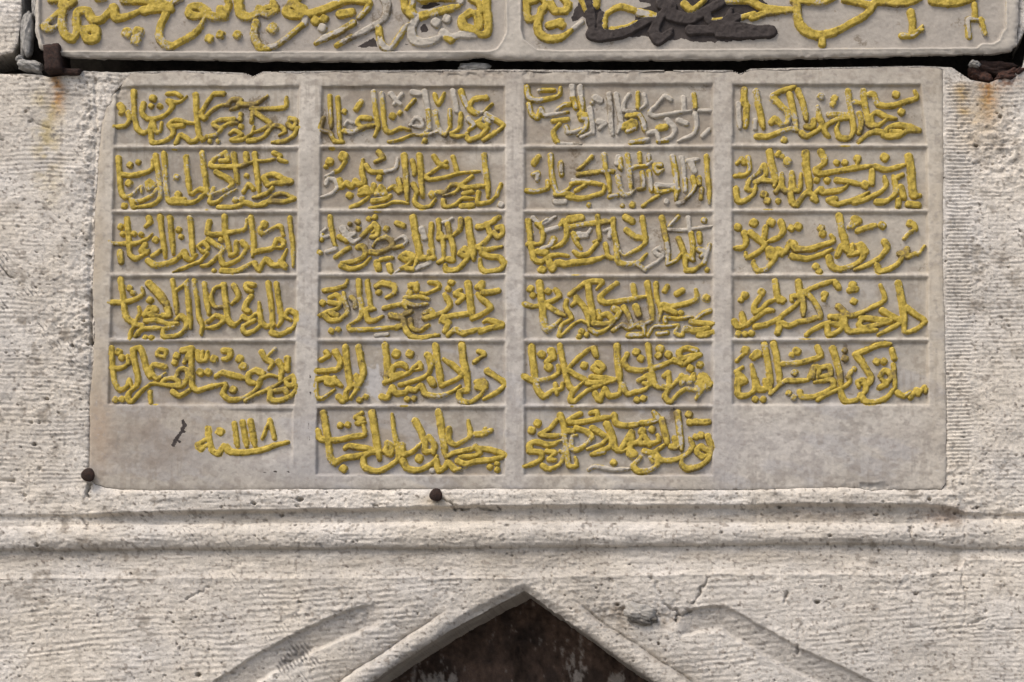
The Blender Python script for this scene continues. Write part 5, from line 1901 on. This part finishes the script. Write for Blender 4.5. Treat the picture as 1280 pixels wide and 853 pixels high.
# coarse continuation above the picture
def upper_far(x, y): return upper_h(x, y, -poly_sdf(x, y, UPPER))
x, y = np.meshgrid(np.concatenate([[46.3], np.arange(50, 1272, 8.0), [1273.2]]), np.concatenate([np.arange(-419, -14, 8.0), [-13.6]]))
x = x.astype(np.float32); y = y.astype(np.float32)
d_ = np.minimum(np.minimum(x - 46, 1274 - x), y + 421)
H = upper_h(x, y, d_); cc = upper_c(x, y, d_)
cc['black'] *= 0; cc['paint'] *= 0
for _, (V, F, at) in grid_meshes(x, y, H, np.zeros((x.shape[0] - 1, x.shape[1] - 1), np.int32), cc).items():
    mesh_obj('slab', V, F, M_MARBLE, upper, at)
UFH = UP0 - 4.6
build_letters('T1', u1, UFH - 0.1, 5.2, 1.0, clip=-13)
build_letters('T2', u1, UFH - 0.1, 5.2, 1.0, clip=-13)
build_letters('T3', u2, UFH - 0.1, 4.6, 1.0, clip=-13)
build_letters('T4', u2, UFH - 0.1, 4.6, 1.0, clip=-13)

# ================================================================ IRON
def nail(px, py, r, h, tilt, label):
    """round-headed iron pin: domed, slightly battered head on a shank going into the wall"""
    t = empty('iron_nail', px, py, h); tag(t, label, 'nail', 'rusty iron pins below the panel')
    nr, ns = 7, 28; V = []; F = []
    prof = [(0.0, 3.2), (0.35, 3.0), (0.7, 2.2), (0.93, 1.0), (1.0, -0.6), (0.96, -2.2), (0.45, -2.6)]
    rs = random.Random(int(px))
    for i, (q, z) in enumerate(prof):
        for j in range(ns):
            a = 2 * math.pi * j / ns; rr = r * q * (1 + 0.05 * math.sin(3 * a + px) + 0.025 * rs.uniform(-1, 1))
            V.append(W(px + rr * math.cos(a), py + rr * math.sin(a), h + z + 0.12 * rs.uniform(-1, 1)))
    for i in range(nr - 1):
        for j in range(ns):
            F.append((i * ns + j, i * ns + (j + 1) % ns, (i + 1) * ns + (j + 1) % ns, (i + 1) * ns + j))
    mesh_obj('head', V, np.array(F)[:, ::-1], M_RUST, t)
    V = []; F = []
    for i, z in enumerate((-2.4, -12, -40)):
        for j in range(12):
            a = 2 * math.pi * j / 12; V.append(W(px + r * .45 * math.cos(a), py + r * .45 * math.sin(a) , h + z))
    for i in range(2):
        for j in range(12): F.append((i * 12 + j, i * 12 + (j + 1) % 12, (i + 1) * 12 + (j + 1) % 12, (i + 1) * 12 + j))
    mesh_obj('shank', V, np.array(F)[:, ::-1], M_RUST, t)
nail(112, 595, 8.6, 8, 0, 'rusty round nail head at the lower left corner of the script panel')
nail(546, 620, 8.2, 9, 0, 'rusty round nail head set in crumbled mortar under the second column of script')

def bevel_bar(name, corners, h0, h1, mat, parent, seed=0, n=10):
    """thick bar whose front face is the quad given, with uneven, slightly rounded edges"""
    c = np.array(corners, float); V = []; rs = np.random.RandomState(seed)
    u = np.linspace(0, 1, n)
    G = np.array([[(c[0] * (1 - a) + c[1] * a) * (1 - b) + (c[3] * (1 - a) + c[2] * a) * b for a in u] for b in u])
    e = np.minimum.outer(np.minimum(u, 1 - u), np.ones(n)); e2 = np.minimum(e, e.T)
    Hh = h1 - 1.4 * np.exp(-e2 * 14) + 0.4 * rs.randn(n, n)
    G = G + 0.35 * rs.randn(n, n, 2)
    V = [W(G[i, j, 0], G[i, j, 1], Hh[i, j]) for i in range(n) for j in range(n)]
    F = [(i * n + j, (i + 1) * n + j, (i + 1) * n + j + 1, i * n + j + 1) for i in range(n - 1) for j in range(n - 1)]
    rim = [j for j in range(n)] + [i * n + n - 1 for i in range(1, n)] + [(n - 1) * n + j for j in range(n - 2, -1, -1)] + [i * n for i in range(n - 2, 0, -1)]
    k0 = len(V)
    for k in rim:
        p = V[k]; V.append((p[0], -h0 * S, p[2]))
    m = len(rim)
    for a in range(m): F.append((rim[a], rim[(a + 1) % m], k0 + (a + 1) % m, k0 + a))
    return mesh_obj(name, V, np.array(F), mat, parent, smooth=False)
cl = tag(empty('iron_clamp', 70, 90, 0), 'dark rusted flat iron clamp gripping the lower left corner of the upper panel', 'clamp')
bevel_bar('upright_plate', [(58, 61), (77, 59), (80, 92), (60, 93)], -40, 17, M_RUST, cl, 1)
bevel_bar('foot', [(78, 86), (103, 87.5), (100, 94), (79, 94.5)], -40, 6, M_RUST, cl, 2, 6)

ri = tag(empty('rusted_iron_cramp', 1240, 88, 0), 'flaking rusted iron cramp in the joint at the lower right corner of the upper panel', 'cramp')
lump('rust_flake', 1244, 84, 27, 9, -14, 12, M_RUST, ri, 21, 0.3, 0.05)
lump('rust_flake', 1226, 92, 14, 8, -9, 9, M_RUSTR, ri, 33, 0.35, 0.3)
lump('rust_flake', 1258, 94, 13, 6, -8, 9, M_RUSTR, ri, 27, 0.35, -0.4)
lump('rust_flake', 1272, 90, 9, 4, -5, 7, M_RUSTR, ri, 29, 0.35, -0.6)
lump('rust_flake', 1219, 80, 7, 4, -4, 8, M_GREY, ri, 26, 0.3, 0.2)['label'] = 'pale mortar crumb stuck to the rust'
